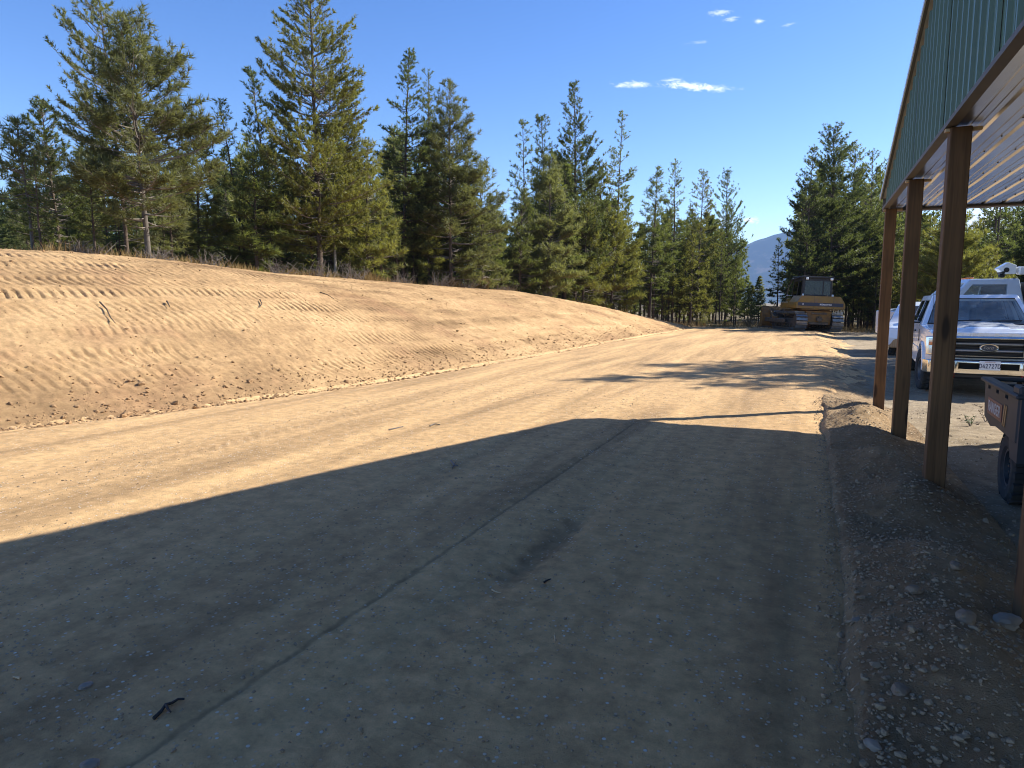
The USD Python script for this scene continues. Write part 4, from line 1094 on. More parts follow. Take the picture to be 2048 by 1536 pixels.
M['red_ink'] = plain('red_ink', (.35, .05, .04), .5)
M['glass'] = pane('window_glass', (.66, .72, .73), .03, (.55, .58, .58), .16)
M['dark_glass'] = pane('tinted_glass', (.13, .15, .16), .02)
M['rim'] = plain('wheel_rim', (.35, .35, .35), .3, metal=.9, vary=.1)
M['dark_rim'] = plain('dark_rim', (.05, .055, .06), .45, metal=.3)
M['yellow'] = plain('machine_yellow', (.20, .112, .015), .42, vary=.14, scale=3, dirt=(.15, .085, .04), dscale=2.2, damt=.75, coat=.15)
M['rust_yellow'] = plain('rusty_yellow', (.17, .088, .018), .7, vary=.25, scale=4, dirt=(.085, .05, .028), dscale=2.8, damt=.9)
M['steel_track'] = plain('track_steel', (.22, .225, .23), .42, metal=.75, vary=.2, dirt=(.13, .10, .07), dscale=4, damt=.5)
M['dirty_steel'] = plain('dirty_steel', (.075, .060, .045), .8, vary=.3, dirt=(.16, .11, .065), dscale=3, damt=.7)
M['cab_brown'] = plain('cab_frame_paint', (.022, .018, .015), .5, vary=.15)
M['navy_band'] = plain('navy_band', (.028, .032, .050), .45)
M['white_ink'] = plain('white_ink', (.75, .75, .72), .5)
M['red_brown'] = plain('red_brown_paint', (.17, .062, .045), .55, vary=.2, dirt=(.10, .07, .05), damt=.5)
M['ranger_red'] = plain('decal_red', (.13, .035, .028), .5)
M['decal_grey'] = plain('decal_grey', (.45, .43, .42), .5)
M['decal_gold'] = plain('decal_gold', (.30, .15, .06), .5)


def tyre_mesh(r, w, rr, n=48):
    h = w / 2
    return ring_lathe([(rr, -h * .80), (rr + .02, -h * .95), ((r + rr) / 2 + .02, -h), (r - .035, -h * .96), (r - .012, -h * .82), (r - .012, h * .82), (r - .035, h * .96), ((r + rr) / 2 + .02, h), (rr + .02, h * .95), (rr, h * .80)], 'x', n)


def tread_mesh(r, w, n=34, rows=4, lug=False):
    b = []
    for i in range(n):
        for j in range(rows):
            a = 2 * math.pi * (i + (.5 if j % 2 else 0)) / n
            y = (j - (rows - 1) / 2) * w * .90 / rows
            c = (y, (r - .006) * math.cos(a), (r - .006) * math.sin(a))
            L = 2 * math.pi * r / n
            b.append(box(c, (w * (.80 if not lug else .95) / rows, .022 if not lug else .034, L * (.66 if not lug else .5)), rotm(a - 0, 0, 0) @ rotm(0, 0, (.22 if j % 2 else -.22))))
    return b


def wheel(parent, c, r, w, rr, out, mats=('rubber', 'rim'), steer=0.0, lug=False):
    """tyre with tread blocks, rim with holes and hub; out = +1/-1: side of the outer face along x"""
    R = rotm(0, 0, steer)
    t = obj('tyre', [xf(m, R, c) for m in [tyre_mesh(r, w, rr)] + tread_mesh(r, w, 30 if not lug else 20, 4 if not lug else 2, lug)], M[mats[0]], parent, 35)
    h = w / 2 * out
    parts = [ring_lathe([(rr, -h * .8), (rr, h * .8), (rr - .02, h * .8), (rr - .03, -h * .8)], 'x', 32)]
    parts.append(ring_lathe([(rr - .02, h * .45), (rr * .55, h * .30), (rr * .30, h * .55), (.001, h * .60), (.001, h * .45), (rr * .3, h * .40), (rr * .5, h * .2), (rr - .02, h * .3)], 'x', 32))
    rim = obj('rim', [xf(m, R, c) for m in parts], M[mats[1]], t, 40)
    nuts = []
    for k in range(8):
        a = k * math.pi / 4
        nuts.append(cyl((h * .45, rr * .42 * math.cos(a), rr * .42 * math.sin(a)), (h * .68, rr * .42 * math.cos(a), rr * .42 * math.sin(a)), .014, n=6))
    obj('wheel_nuts', [xf(m, R, c) for m in nuts], M['dull_chrome'], t, kind='stuff')
    hol = []
    for k in range(8):
        a = (k + .5) * math.pi / 4
        hol.append(cyl((h * .36, rr * .70 * math.cos(a), rr * .70 * math.sin(a)), (h * .50, rr * .70 * math.cos(a), rr * .70 * math.sin(a)), rr * .13, n=10))
    obj('rim_holes', [xf(m, R, c) for m in hol], M['void'], t, kind='stuff')
    return t


def cab_shell(bot, top, rad, th, cuts):
    """hollow greenhouse: hull of a lower and an upper outline, with window openings cut through. cuts: lists of corner points (each also cut along its own normal)"""
    outer = hullp(np.vstack([bot, top]), rad, 10)
    c = np.vstack([bot, top]).mean(0)
    def shrink(p, k):
        p = np.array(p, float); q = p - c; return c + np.sign(q) * np.maximum(np.abs(q) - k, 0)
    inner = hullp(np.vstack([shrink(bot, th) - [0, 0, .2], shrink(top, th)]), rad, 8)
    s = outer - inner
    for q in cuts:
        q = np.asarray(q, float); n = np.cross(q[1] - q[0], q[2] - q[0]); n /= np.linalg.norm(n)
        s = s - hullp(np.vstack([q + n * .22, q - n * .22]), 0)
    return s


def lerp4(q, u, v):
    q = np.asarray(q, float)
    return (q[0] * (1 - u) + q[1] * u) * (1 - v) + (q[3] * (1 - u) + q[2] * u) * v


def inset(q, a, b, c, d):
    """inner quad of quad q: fractions from the left, right, bottom, top"""
    return np.array([lerp4(q, a, c), lerp4(q, 1 - b, c), lerp4(q, 1 - b, 1 - d), lerp4(q, a, 1 - d)])


def text_on(parent, name, text, height, origin, right, up_, mat, depth=.004, bold=False, label=None, center=True, xscale=1.0):
    m = text_mesh(text, height, depth, bold)
    v = np.array(m.vertices); v[:, 0] *= xscale
    if center: v[:, 0] -= (v[:, 0].max() + v[:, 0].min()) / 2
    right = np.asarray(right, float); up_ = np.asarray(up_, float); nrm = np.cross(right, up_)
    w = np.asarray(origin, float) + v[:, :1] * right + v[:, 1:2] * up_ + v[:, 2:] * nrm
    return obj(name, (w, np.array(m.faces)), M[mat], parent, label=label)


# ------------------------------------------------------------------ white pickup (front towards -y, left of the picture = -x)
def make_pickup():
    p = at_depth(1984, 700, 12.35)
    x, y = p[0], p[1]
    z = float(land(x, y + .9)) - .02
    t = thing('pickup_truck', 'white heavy-duty crew-cab pickup with chrome grille parked facing the camera behind the posts', 'pickup truck', (x, y + .97, z), -3.0)
    W = .985
    side = Polygon([(-.80, .58), (-.88, .66), (-.90, 1.02), (-.88, 1.17), (-.80, 1.215), (.60, 1.31), (3.32, 1.31), (3.34, .50), (.62, .47), (-.55, .47)])
    side = side.difference(Point(0, .42).buffer(.52, 24)).difference(sbox(-.52, 0, .52, .42)).buffer(-.02).buffer(.02)
    plan = Polygon([(-W, .2), (-W + .03, -.55), (-W + .16, -.83), (-.55, -.92), (0, -.945), (.55, -.92), (W - .16, -.83), (W - .03, -.55), (W, .2), (W, 3.4), (-W, 3.4)])
    body = man(prism(side, 'x', -1.1, 1.1)) ^ man(prism(plan, 'z', .2, 1.6))
    obj('body', body, M['white_paint'], t, 30)
    bs = Polygon([(3.40, .52), (3.40, 1.36), (5.42, 1.36), (5.45, .62), (5.2, .55)]).difference(Point(3.97 + .35, .42).buffer(.52, 24))
    bed = man(prism(bs, 'x', -W, W)) - man(box((0, 4.42, 1.2), (1.66, 1.92, .9)))
    obj('cargo_bed', bed, M['white_paint'], t, 30)
    for s in (-1, 1):
        obj('tail_lamp', cbox((s * .955, 5.41, 1.12), (.10, .10, .36), .02), M['red_lens'], t)
        obj('fender_flare', man(ring_lathe([(.52, s * .94), (.52, s * 1.006), (.56, s * 1.002), (.575, s * .975), (.57, s * .94)], 'x', 48, (0, 0, .42))) ^ man(box((0, 0, 1.0), (3, 3, 1.1))), M['white_paint'], t, 30)
        obj('fender_vent', cbox((s * .988, .66, 1.08), (.012, .10, .24), .004), M['black_plastic'], t)
        for yd in (1.62, 2.72):
            obj('door_handle', cbox((s * .998, yd, 1.14), (.03, .20, .04), .01), M['black_plastic'], t)
        for yd in (.78, 1.92, 3.10):
            obj('door_gap', box((s * .9855, yd, .92), (.004, .012, .76)), M['void'], t)
        obj('side_molding', cbox((s * .99, 1.95, .80), (.016, 2.4, .05), .006), M['white_paint'], t)
    obj('chassis', [box((0, 2.2, .50), (1.3, 5.6, .22)), box((0, 0, .42), (1.5, .16, .16)), box((0, 4.3, .42), (1.5, .16, .16)), box((0, 0, .78), (1.70, 1.2, .55)), box((0, 4.3, .75), (1.6, 1.1, .4))], M['void'], t)
    # hood with a raised centre and two creases
    xs = np.array([-.93, -.90, -.60, -.57, -.36, -.33, 0, .33, .36, .57, .60, .90, .93]); hz = np.array([-.05, .0, .012, .03, .036, .052, .056, .052, .036, .03, .012, .0, -.05])
    ys = np.linspace(-.885, .60, 16)
    v = []
    for k, yv in enumerate(ys):
        f = np.clip((yv + .885) / .16, 0, 1)
        base = np.interp(yv, [-.885, -.80, .60], [1.175, 1.228, 1.318])
        v.append(np.stack([xs * (1 - .04 * (1 - f)), np.full(13, yv), base + hz * (.25 + .75 * f)], -1))
    V = np.vstack(v); q = [[i * 13 + j, i * 13 + j + 1, (i + 1) * 13 + j + 1, (i + 1) * 13 + j] for i in range(15) for j in range(12)]
    hood = obj('hood', (V, np.array(q)), M['white_paint'], t, 25)
    obj('hood_lip', rbox((0, -.905, 1.165), (1.70, .07, .09), .03), M['white_paint'], t, 40)
    text_on(t, 'hood_lettering', 'SUPER DUTY', .058, (0, -.9415, 1.135), (1, 0, 0), (0, 0, 1), 'white_paint', .010, True, xscale=2.05)
    # grille
    gz, gh = .93, .40
    fr = man(cbox((0, -.925, gz), (1.16, .11, gh), .03)) - man(box((0, -.95, gz), (1.04, .3, gh - .09)))
    g = obj('grille_frame', fr, M['chrome'], t, 30)
    obj('grille_backing', box((0, -.892, gz), (1.06, .03, gh - .06)), M['void'], g)
    for zz, hh in ((gz + .062, .046), (gz - .066, .046)):
        obj('grille_bar', cbox((0, -.945, zz), (1.05, .05, hh), .018), M['dull_chrome'], g, 30)
    obj('grille_mesh', [box((0, -.91, gz + d), (1.04, .01, .008)) for d in np.arange(-.14, .15, .028)], M['black_plastic'], g, kind='stuff')
    e = ring_lathe([(.080, -.024), (.090, -.026), (.100, -.012), (.100, .01), (.001, .01), (.001, -.006), (.078, -.006)], 'y', 40); ve, fe = e
    ve = ve * [1.55, 1, .78]; b = obj('badge', (ve + [0, -.985, gz - .005], fe), M['chrome'], g, 30)
    ve2 = ring_lathe([(.001, -.004), (.078, -.004), (.078, .004), (.001, .004)], 'y', 32)
    obj('badge_face', (ve2[0] * [1.5, 1, .74] + [0, -.996, gz - .005], ve2[1]), M['navy_band'], b)
    text_on(b, 'badge_script', 'Ford', .044, (-.01, -1.001, gz - .026), (1, 0, .0), (.25, 0, 1), 'dull_chrome', .003, False, xscale=1.15)
    for s in (-1, 1):
        hq = np.array([[.60, -.915, .76], [.95, -.79, .78], [.965, -.76, 1.09], [.60, -.91, 1.12]]) * [s, 1, 1]
        bz = obj('headlight', hullp(np.vstack([hq, hq + [0, .1, 0]]), .012), M['chrome'], t, 40)
        lo = inset(hq, .08, .1, .07, .48) + [0, -.016, 0]; hi = inset(hq, .08, .1, .56, .30) + [0, -.016, 0]; tp = inset(hq, .08, .1, .74, .07) + [0, -.016, 0]
        obj('lamp_lens', hullp(np.vstack([lo, lo + [0, .02, 0]]), .008), M['lamp_clear'], bz, 40)
        obj('turn_lens', hullp(np.vstack([hi, hi + [0, .02, 0]]), .006), M['amber'], bz, 40)
        obj('lamp_lens', hullp(np.vstack([tp, tp + [0, .02, 0]]), .006), M['lamp_clear'], bz, 40)
    # bumper with dark openings, plate
    bp = np.array([[-.99, -.80, .56], [-.93, -1.00, .56], [-.5, -1.06, .56], [.5, -1.06, .56], [.93, -1.00, .56], [.99, -.80, .56]])
    bm = hullp(np.vstack([bp + [0, 0, -.10], bp + [0, 0, .11]]), .02, 8)
    for x0, x1 in ((-.86, -.52), (-.46, -.10), (.14, .46), (.52, .86)):
        bm = bm - m3.Manifold.hull_points(np.array([[xx, yy, zz] for xx in (x0, x1) for yy in (-1.2, -.96) for zz in (.535, .645)]))
    bu = obj('bumper', bm, M['chrome'], t, 30)
    obj('bumper_opening', box((0, -.93, .585), (1.72, .08, .14)), M['void'], bu)
    obj('lower_valance', cbox((0, -.88, .40), (1.7, .20, .12), .04), M['black_plastic'], t)
    obj('bumper_top_pad', cbox((0, -1.0, .695), (1.74, .10, .022), .008), M['black_plastic'], bu)
    for s in (-1, 1): obj('tow_hook', tube([(s * .52, -.92, .40), (s * .52, -1.05, .38), (s * .52, -1.06, .43), (s * .52, -.95, .45)], .018, 6), M['red_lens'], t, True)
    npl = obj('number_plate', cbox((.02, -1.088, .61), (.32, .012, .165), .004), M['plate'], bu)
    text_on(npl, 'plate_characters', 'D42727D', .078, (.02, -1.0955, .563), (1, 0, 0), (0, 0, 1), 'plate_ink', .002, True, xscale=.66)
    text_on(npl, 'plate_state_name', 'WASHINGTON', .016, (.02, -1.0955, .668), (1, 0, 0), (0, 0, 1), 'red_ink', .002, False)
    # cab
    B = np.array([[-.93, .52, 1.30], [.93, .52, 1.30], [.93, 3.28, 1.30], [-.93, 3.28, 1.30]]); T = np.array([[-.72, 1.24, 1.87], [.72, 1.24, 1.87], [.74, 3.12, 1.87], [-.74, 3.12, 1.87]])
    wind = inset([B[0] + [0, -.04, 0], B[1] + [0, -.04, 0], T[1] + [0, -.04, 0], T[0] + [0, -.04, 0]], .035, .035, .04, .07)
    cuts = [wind]; panes = [('windshield', wind, 'glass')]
    for s in (-1, 1):
        f = np.array([[.955, .62, 1.30], [.955, 3.28, 1.30], [.765, 3.12, 1.87], [.745, 1.24, 1.87]]) * [s, 1, 1]
        d1 = np.array([lerp4(f, .06, .06), lerp4(f, .46, .06), lerp4(f, .46, .86), lerp4(f, .06, .86)]); d2 = np.array([lerp4(f, .52, .06), lerp4(f, .94, .06), lerp4(f, .93, .86), lerp4(f, .52, .86)])
        cuts += [d1, d2]; panes += [('side_window', d1, 'dark_glass'), ('side_window', d2, 'dark_glass')]
    rear = inset([B[3] + [0, .03, 0], B[2] + [0, .03, 0], T[2] + [0, .03, 0], T[3] + [0, .03, 0]], .1, .1, .1, .1)
    cuts.append(rear); panes.append(('rear_window', rear, 'dark_glass'))
    cab = obj('cab', cab_shell(B, T, .035, .05, cuts), M['white_paint'], t, 30)
    for nme, q, mt in panes:
        w_ = obj(nme, sheet(q), M[mt], cab)
        if nme != 'rear_window':
            obj('window_seal', tube(np.vstack([q, q[:1]]), .012, 5, False), M['black_plastic'], w_)
    obj('cowl', cbox((0, .50, 1.325), (1.74, .20, .02), .006), M['black_plastic'], t)
    for x0, x1 in ((-.62, .05), (.05, .72)):
        obj('wiper', [tube([(x0, .47, 1.345), (x0 + .2, .52, 1.375), (x1, .56, 1.385)], .009, 5), box(((x0 + x1) / 2 + .1, .545, 1.39), (.50, .012, .02), rotm(0, -.03, .08))], M['black_plastic'], t)
    obj('dashboard', rbox((0, .86, 1.28), (1.66, .50, .16), .05), M['dash'], cab, 40)
    obj('instrument_hood', rbox((.38, .85, 1.385), (.42, .26, .07), .03), M['dash'], cab, 40)
    sw = ring_lathe([(.185, -.014), (.20, 0), (.185, .014), (.170, 0)], 'y', 32)
    obj('steering_wheel', [xf(sw, rotm(-.45, 0, 0), (.40, 1.12, 1.36)), xf(box((0, 0, 0), (.36, .02, .05)), rotm(-.45, 0, 0), (.40, 1.12, 1.36)), cyl((.40, 1.12, 1.36), (.40, .9, 1.27), .03)], M['black_plastic'], cab, 40)
    for s in (-1, 1):
        for yd in (1.75, 2.70):
            obj('seat', [rbox((s * .42, yd, 1.05), (.56, .52, .18), .06), rbox((s * .42, yd + .28, 1.34), (.52, .16, .56), .06, r=rotm(-.16, 0, 0)), rbox((s * .42, yd + .36, 1.68), (.28, .10, .16), .04)], M['seat'], cab, 40)
    obj('cab_floor', box((0, 1.95, .92), (1.8, 2.6, .05)), M['void'], cab)
    obj('rear_view_mirror', rbox((0, 1.22, 1.74), (.22, .03, .07), .014), M['black_plastic'], cab, 40)
    obj('toll_tag', box((.03, 1.14, 1.79), (.16, .004, .045), rotm(-.88, 0, 0)), M['decal_grey'], cab)
    for k, xm in enumerate((-.5, -.25, 0, .25, .5)): obj('roof_bead', cbox((xm, 2.2, 1.908), (.035, 1.6, .01), .004), M['white_paint'], cab)
    for s in (-1, 1):
        m_ = obj('side_mirror', [rbox((s * 1.22, .98, 1.50), (.20, .10, .20), .035), rbox((s * 1.22, .98, 1.29), (.20, .10, .15), .035)], M['black_plastic'], t, 40)
        obj('mirror_arm', [cbox((s * 1.05, .97, 1.46), (.22, .04, .035), .01), cbox((s * 1.05, .97, 1.33), (.22, .04, .035), .01)], M['black_plastic'], m_)
        obj('mirror_glass', [box((s * 1.22, 1.035, 1.50), (.16, .006, .16)), box((s * 1.22, 1.035, 1.29), (.16, .006, .11))], M['dull_chrome'], m_)
        wheel(t, (s * .86, 0, .41), .415, .30, .225, s, steer=.10)
        wheel(t, (s * .86, 4.32, .41), .415, .29, .225, s)
    obj('antenna', tube([(-.80, .35, 1.3), (-.80, .34, 1.6), (-.80, .40, 1.95)], .004, 4), M['black_plastic'], t)


make_pickup()


# ------------------------------------------------------------------ white van behind the pickup
def make_van():
    p = at_depth(1822, 640, 23.5); x, y = p[0], p[1]; z = float(land(x, y)) - .02
    t = thing('parked_van', 'white rounded van with a tan bumper parked far behind the pickup', 'van', (x + .35, y, z), -8)
    prof = Polygon([(-2.2, .40), (-2.28, .62), (-2.22, .95), (-1.35, 1.12), (-.55, 1.66), (.6, 1.78), (1.9, 1.74), (2.2, 1.25), (2.25, .45)])
    prof = prof.difference(Point(-1.45, .34).buffer(.40)).difference(Point(1.45, .34).buffer(.40)).buffer(-.05).buffer(.05)
    plan = sbox(-.80, -2.16, .80, 2.1).buffer(.12)
    low = man(prism(prof, 'x', -1, 1)) ^ man(prism(plan, 'z', 0, 2))
    taper = m3.Manifold.hull_points(np.array([[sx * w_, yy, zz] for sx in (-1, 1) for yy in (-2.5, 2.5) for zz, w_ in ((.3, .95), (1.05, .95), (1.9, .66))]))
    b = obj('body', low ^ taper, M['white_paint'], t, 25)
    obj('windshield', plate([[-.66, -1.235, 1.17], [.66, -1.235, 1.17], [.56, -.60, 1.62], [-.56, -.60, 1.62]], .05), M['black_plastic'], b)
    for s in (-1, 1):
        f = np.array([[.93, -.95, 1.16], [.93, 1.85, 1.16], [.745, 1.75, 1.60], [.745, -.45, 1.60]]) * [s, 1, 1]
        for a, c in ((.03, .36), (.40, .70), (.74, .97)):
            obj('side_window', plate([lerp4(f, a, .0), lerp4(f, c, .0), lerp4(f, c, .95), lerp4(f, a, .95)], .03), M['dark_rim'], b)
        obj('headlight', hullp(np.array([[s * .55, -2.25, .70], [s * .86, -2.08, .72], [s * .86, -2.05, .86], [s * .55, -2.2, .84]]), .02), M['lamp_clear'], t, 40)
        obj('marker_lamp', cbox((s * .905, -1.98, .80), (.03, .14, .15), .01), M['amber'], t)
        for yy in (-1.45, 1.45): wheel(t, (s * .80, yy, .33), .335, .2, .2, s)
    obj('front_bumper', hullp(np.array([[-.82, -2.16, .36], [.82, -2.16, .36], [.55, -2.32, .36], [-.55, -2.32, .36], [-.82, -2.16, .56], [.82, -2.16, .56], [.55, -2.32, .56], [-.55, -2.32, .56]]), .05), M['lumber'], t, 40)
    obj('grille', cbox((0, -2.29, .72), (.8, .05, .12), .02), M['black_plastic'], t)


make_van()


# ------------------------------------------------------------------ service truck with a crane, behind the pickup (front towards -x)
def make_service_truck():
    p = at_depth(1936, 600, 24.0); z = float(land(p[0], p[1])) - .02
    t = thing('service_truck', 'pale blue flatbed service truck with red-brown side boxes standing behind the white pickup', 'truck', (p[0], p[1], z), 12, scale=(1.17, 1.17, 1.17))
    # local: x along the truck, front at -x; near side is -y
    W = 1.0
    low = Polygon([(-2.2, .55), (-2.22, 1.25), (-1.0, 1.42), (1.05, 1.42), (1.05, .55)]).difference(Point(-1.45, .5).buffer(.52)).buffer(-.03).buffer(.03)
    obj('cab_body', prism(low, 'y', -W, W), M['blue_white_paint'], t, 30)
    B = np.array([[-.95, -.94, 1.42], [1.02, -.94, 1.42], [1.02, .94, 1.42], [-.95, .94, 1.42]]); T = np.array([[-.28, -.76, 2.14], [.92, -.76, 2.14], [.92, .76, 2.14], [-.28, .76, 2.14]])
    nq = np.array([[-.95, -.975, 1.42], [1.02, -.975, 1.42], [.92, -.795, 2.14], [-.28, -.795, 2.14]]); q1 = inset(nq, .10, .22, .08, .16)
    rq = np.array([[1.06, -.94, 1.42], [1.06, .94, 1.42], [.96, .76, 2.14], [.96, -.76, 2.14]]); q2 = inset(rq, .08, .08, .12, .14)
    wq = np.array([[-.99, .94, 1.42], [-.99, -.94, 1.42], [-.32, -.76, 2.14], [-.32, .76, 2.14]]); q3 = inset(wq, .05, .05, .08, .1)
    fq = q1 * [1, -1, 1]
    cab = obj('cab', cab_shell(B, T, .045, .05, [q1, q2, q3, fq]), M['blue_white_paint'], t, 30)
    for n_, q in (('side_window', q1), ('rear_window', q2), ('windshield', q3), ('side_window', fq)): obj(n_, sheet(q), M['glass'], cab)
    for xx in (-.15, ): 
        for yy in (-.45, -.22, 0, .22, .45): obj('roof_lamp', rbox((xx, yy, 2.21), (.12, .07, .05), .02), M['amber'], cab, 40)
    obj('seat', [rbox((.45, 0, 1.45), (.5, 1.5, .2), .06), rbox((.70, 0, 1.75), (.16, 1.5, .5), .06)], M['seat'], cab, 40)
    obj('cab_floor', box((0, 0, 1.2), (1.9, 1.8, .05)), M['void'], cab)
    m_ = obj('side_mirror', rbox((-1.08, -1.30, 1.88), (.10, .24, .30), .03), M['black_plastic'], t, 40)
    obj('mirror_arm', [tube([(-.90, -.95, 1.50), (-1.05, -1.25, 1.52), (-1.08, -1.30, 1.74)], .015, 5), tube([(-.80, -.92, 1.98), (-1.05, -1.25, 2.06), (-1.08, -1.30, 2.02)], .012, 5)], M['dull_chrome'], m_)
    obj('mirror_glass', box((-1.025, -1.30, 1.88), (.008, .18, .24)), M['chrome'], m_)
    obj('flatbed', [cbox((3.25, 0, 1.12), (4.1, 2.3, .12), .02), cbox((1.22, 0, 1.62), (.06, 2.1, .95), .01)], M['black_plastic'], t)
    for k, (x0, x1, h) in enumerate(((1.5, 2.55, .78), (2.6, 3.9, .95), (3.95, 5.2, .80))):
        b = obj('tool_box', cbox(((x0 + x1) / 2, -.85, 1.19 + h / 2), (x1 - x0, .5, h), .02), M['red_brown'], t, 30)
        obj('box_latch', cbox(((x0 + x1) / 2, -1.11, 1.19 + h * .55), (.14, .03, .06), .01), M['dull_chrome'], b)
        obj('tool_box', cbox(((x0 + x1) / 2, .85, 1.19 + h / 2), (x1 - x0, .5, h), .02), M['red_brown'], t, 30)
    obj('slanted_rack', plate([[1.35, -.6, 1.75], [4.8, -.6, 2.42], [4.8, -.55, 2.50], [1.35, -.55, 1.83]], .05), M['lumber'], t)
    obj('rack_post', [box((2.4, -.6, 1.65), (.09, .09, .95)), box((4.4, -.6, 1.75), (.09, .09, 1.2))], M['red_brown'], t)
    # crane
    cr = t
    c = obj('crane_column', [cyl((4.6, 0, 1.18), (4.6, 0, 2.25), .16), cbox((4.6, 0, 2.3), (.5, .4, .3), .05)], M['white_paint'], cr, 30)
    obj('crane_boom', [cbox((2.95, 0, 2.44), (3.4, .22, .24), .03), cbox((1.26, 0, 2.46), (.5, .16, .17), .02)], M['white_paint'], c, 30)
    obj('boom_head', hullp(np.array([[.95, -.1, 2.58], [.95, .1, 2.58], [1.25, -.1, 2.58], [1.25, .1, 2.58], [.80, -.1, 2.72], [.80, .1, 2.72], [1.05, -.1, 2.88], [1.05, .1, 2.88], [1.25, -.1, 2.80], [1.25, .1, 2.80]]) - [.10, 0, .22], .02), M['white_paint'], c, 30)
    obj('boom_sheave', [cyl((.90, -.14, 2.46), (.90, .14, 2.46), .07), cyl((.82, -.13, 2.38), (.82, .13, 2.38), .045)], M['black_plastic'], c, 30)
    obj('hook_block', [tube([(.82, 0, 2.38), (.82, 0, 2.27)], .012, 5), rbox((.84, 0, 2.29), (.16, .1, .10), .03)], M['black_plastic'], c, 30)
    obj('hose_bracket', [cbox((1.75, -.13, 2.58), (.14, .05, .22), .01), cyl((1.75, -.13, 2.68), (1.75, -.13, 2.78), .04)], M['blue_white_paint'], c)
    obj('boom_holes', [cyl((xx, -.121, zz), (xx, -.105, zz), .04, n=8) for xx, zz in ((1.42, 2.46), (1.6, 2.40), (1.9, 2.48), (2.9, 2.44))], M['void'], c, kind='stuff')
    obj('chassis', [box((1.5, 0, .75), (7.0, .9, .25))], M['void'], t)
    for s in (-1, 1):
        for xx in (-1.45, 3.5):
            w = thing  # wheels turn about y here
            tm = [xf(m, rotm(0, 0, math.pi / 2), (xx, s * .88, .46)) for m in [tyre_mesh(.46, .27, .25)] + tread_mesh(.46, .27, 30, 4)]
            ty = obj('tyre', tm, M['rubber'], t, 35)
            obj('rim', xf(ring_lathe([(.25, -.1 * s), (.25, .1 * s), (.1, .06 * s), (.001, .08 * s), (.001, .0), (.1, 0)], 'x', 24), rotm(0, 0, math.pi / 2), (xx, s * .88, .46)), M['rim'], ty, 40)


make_service_truck()


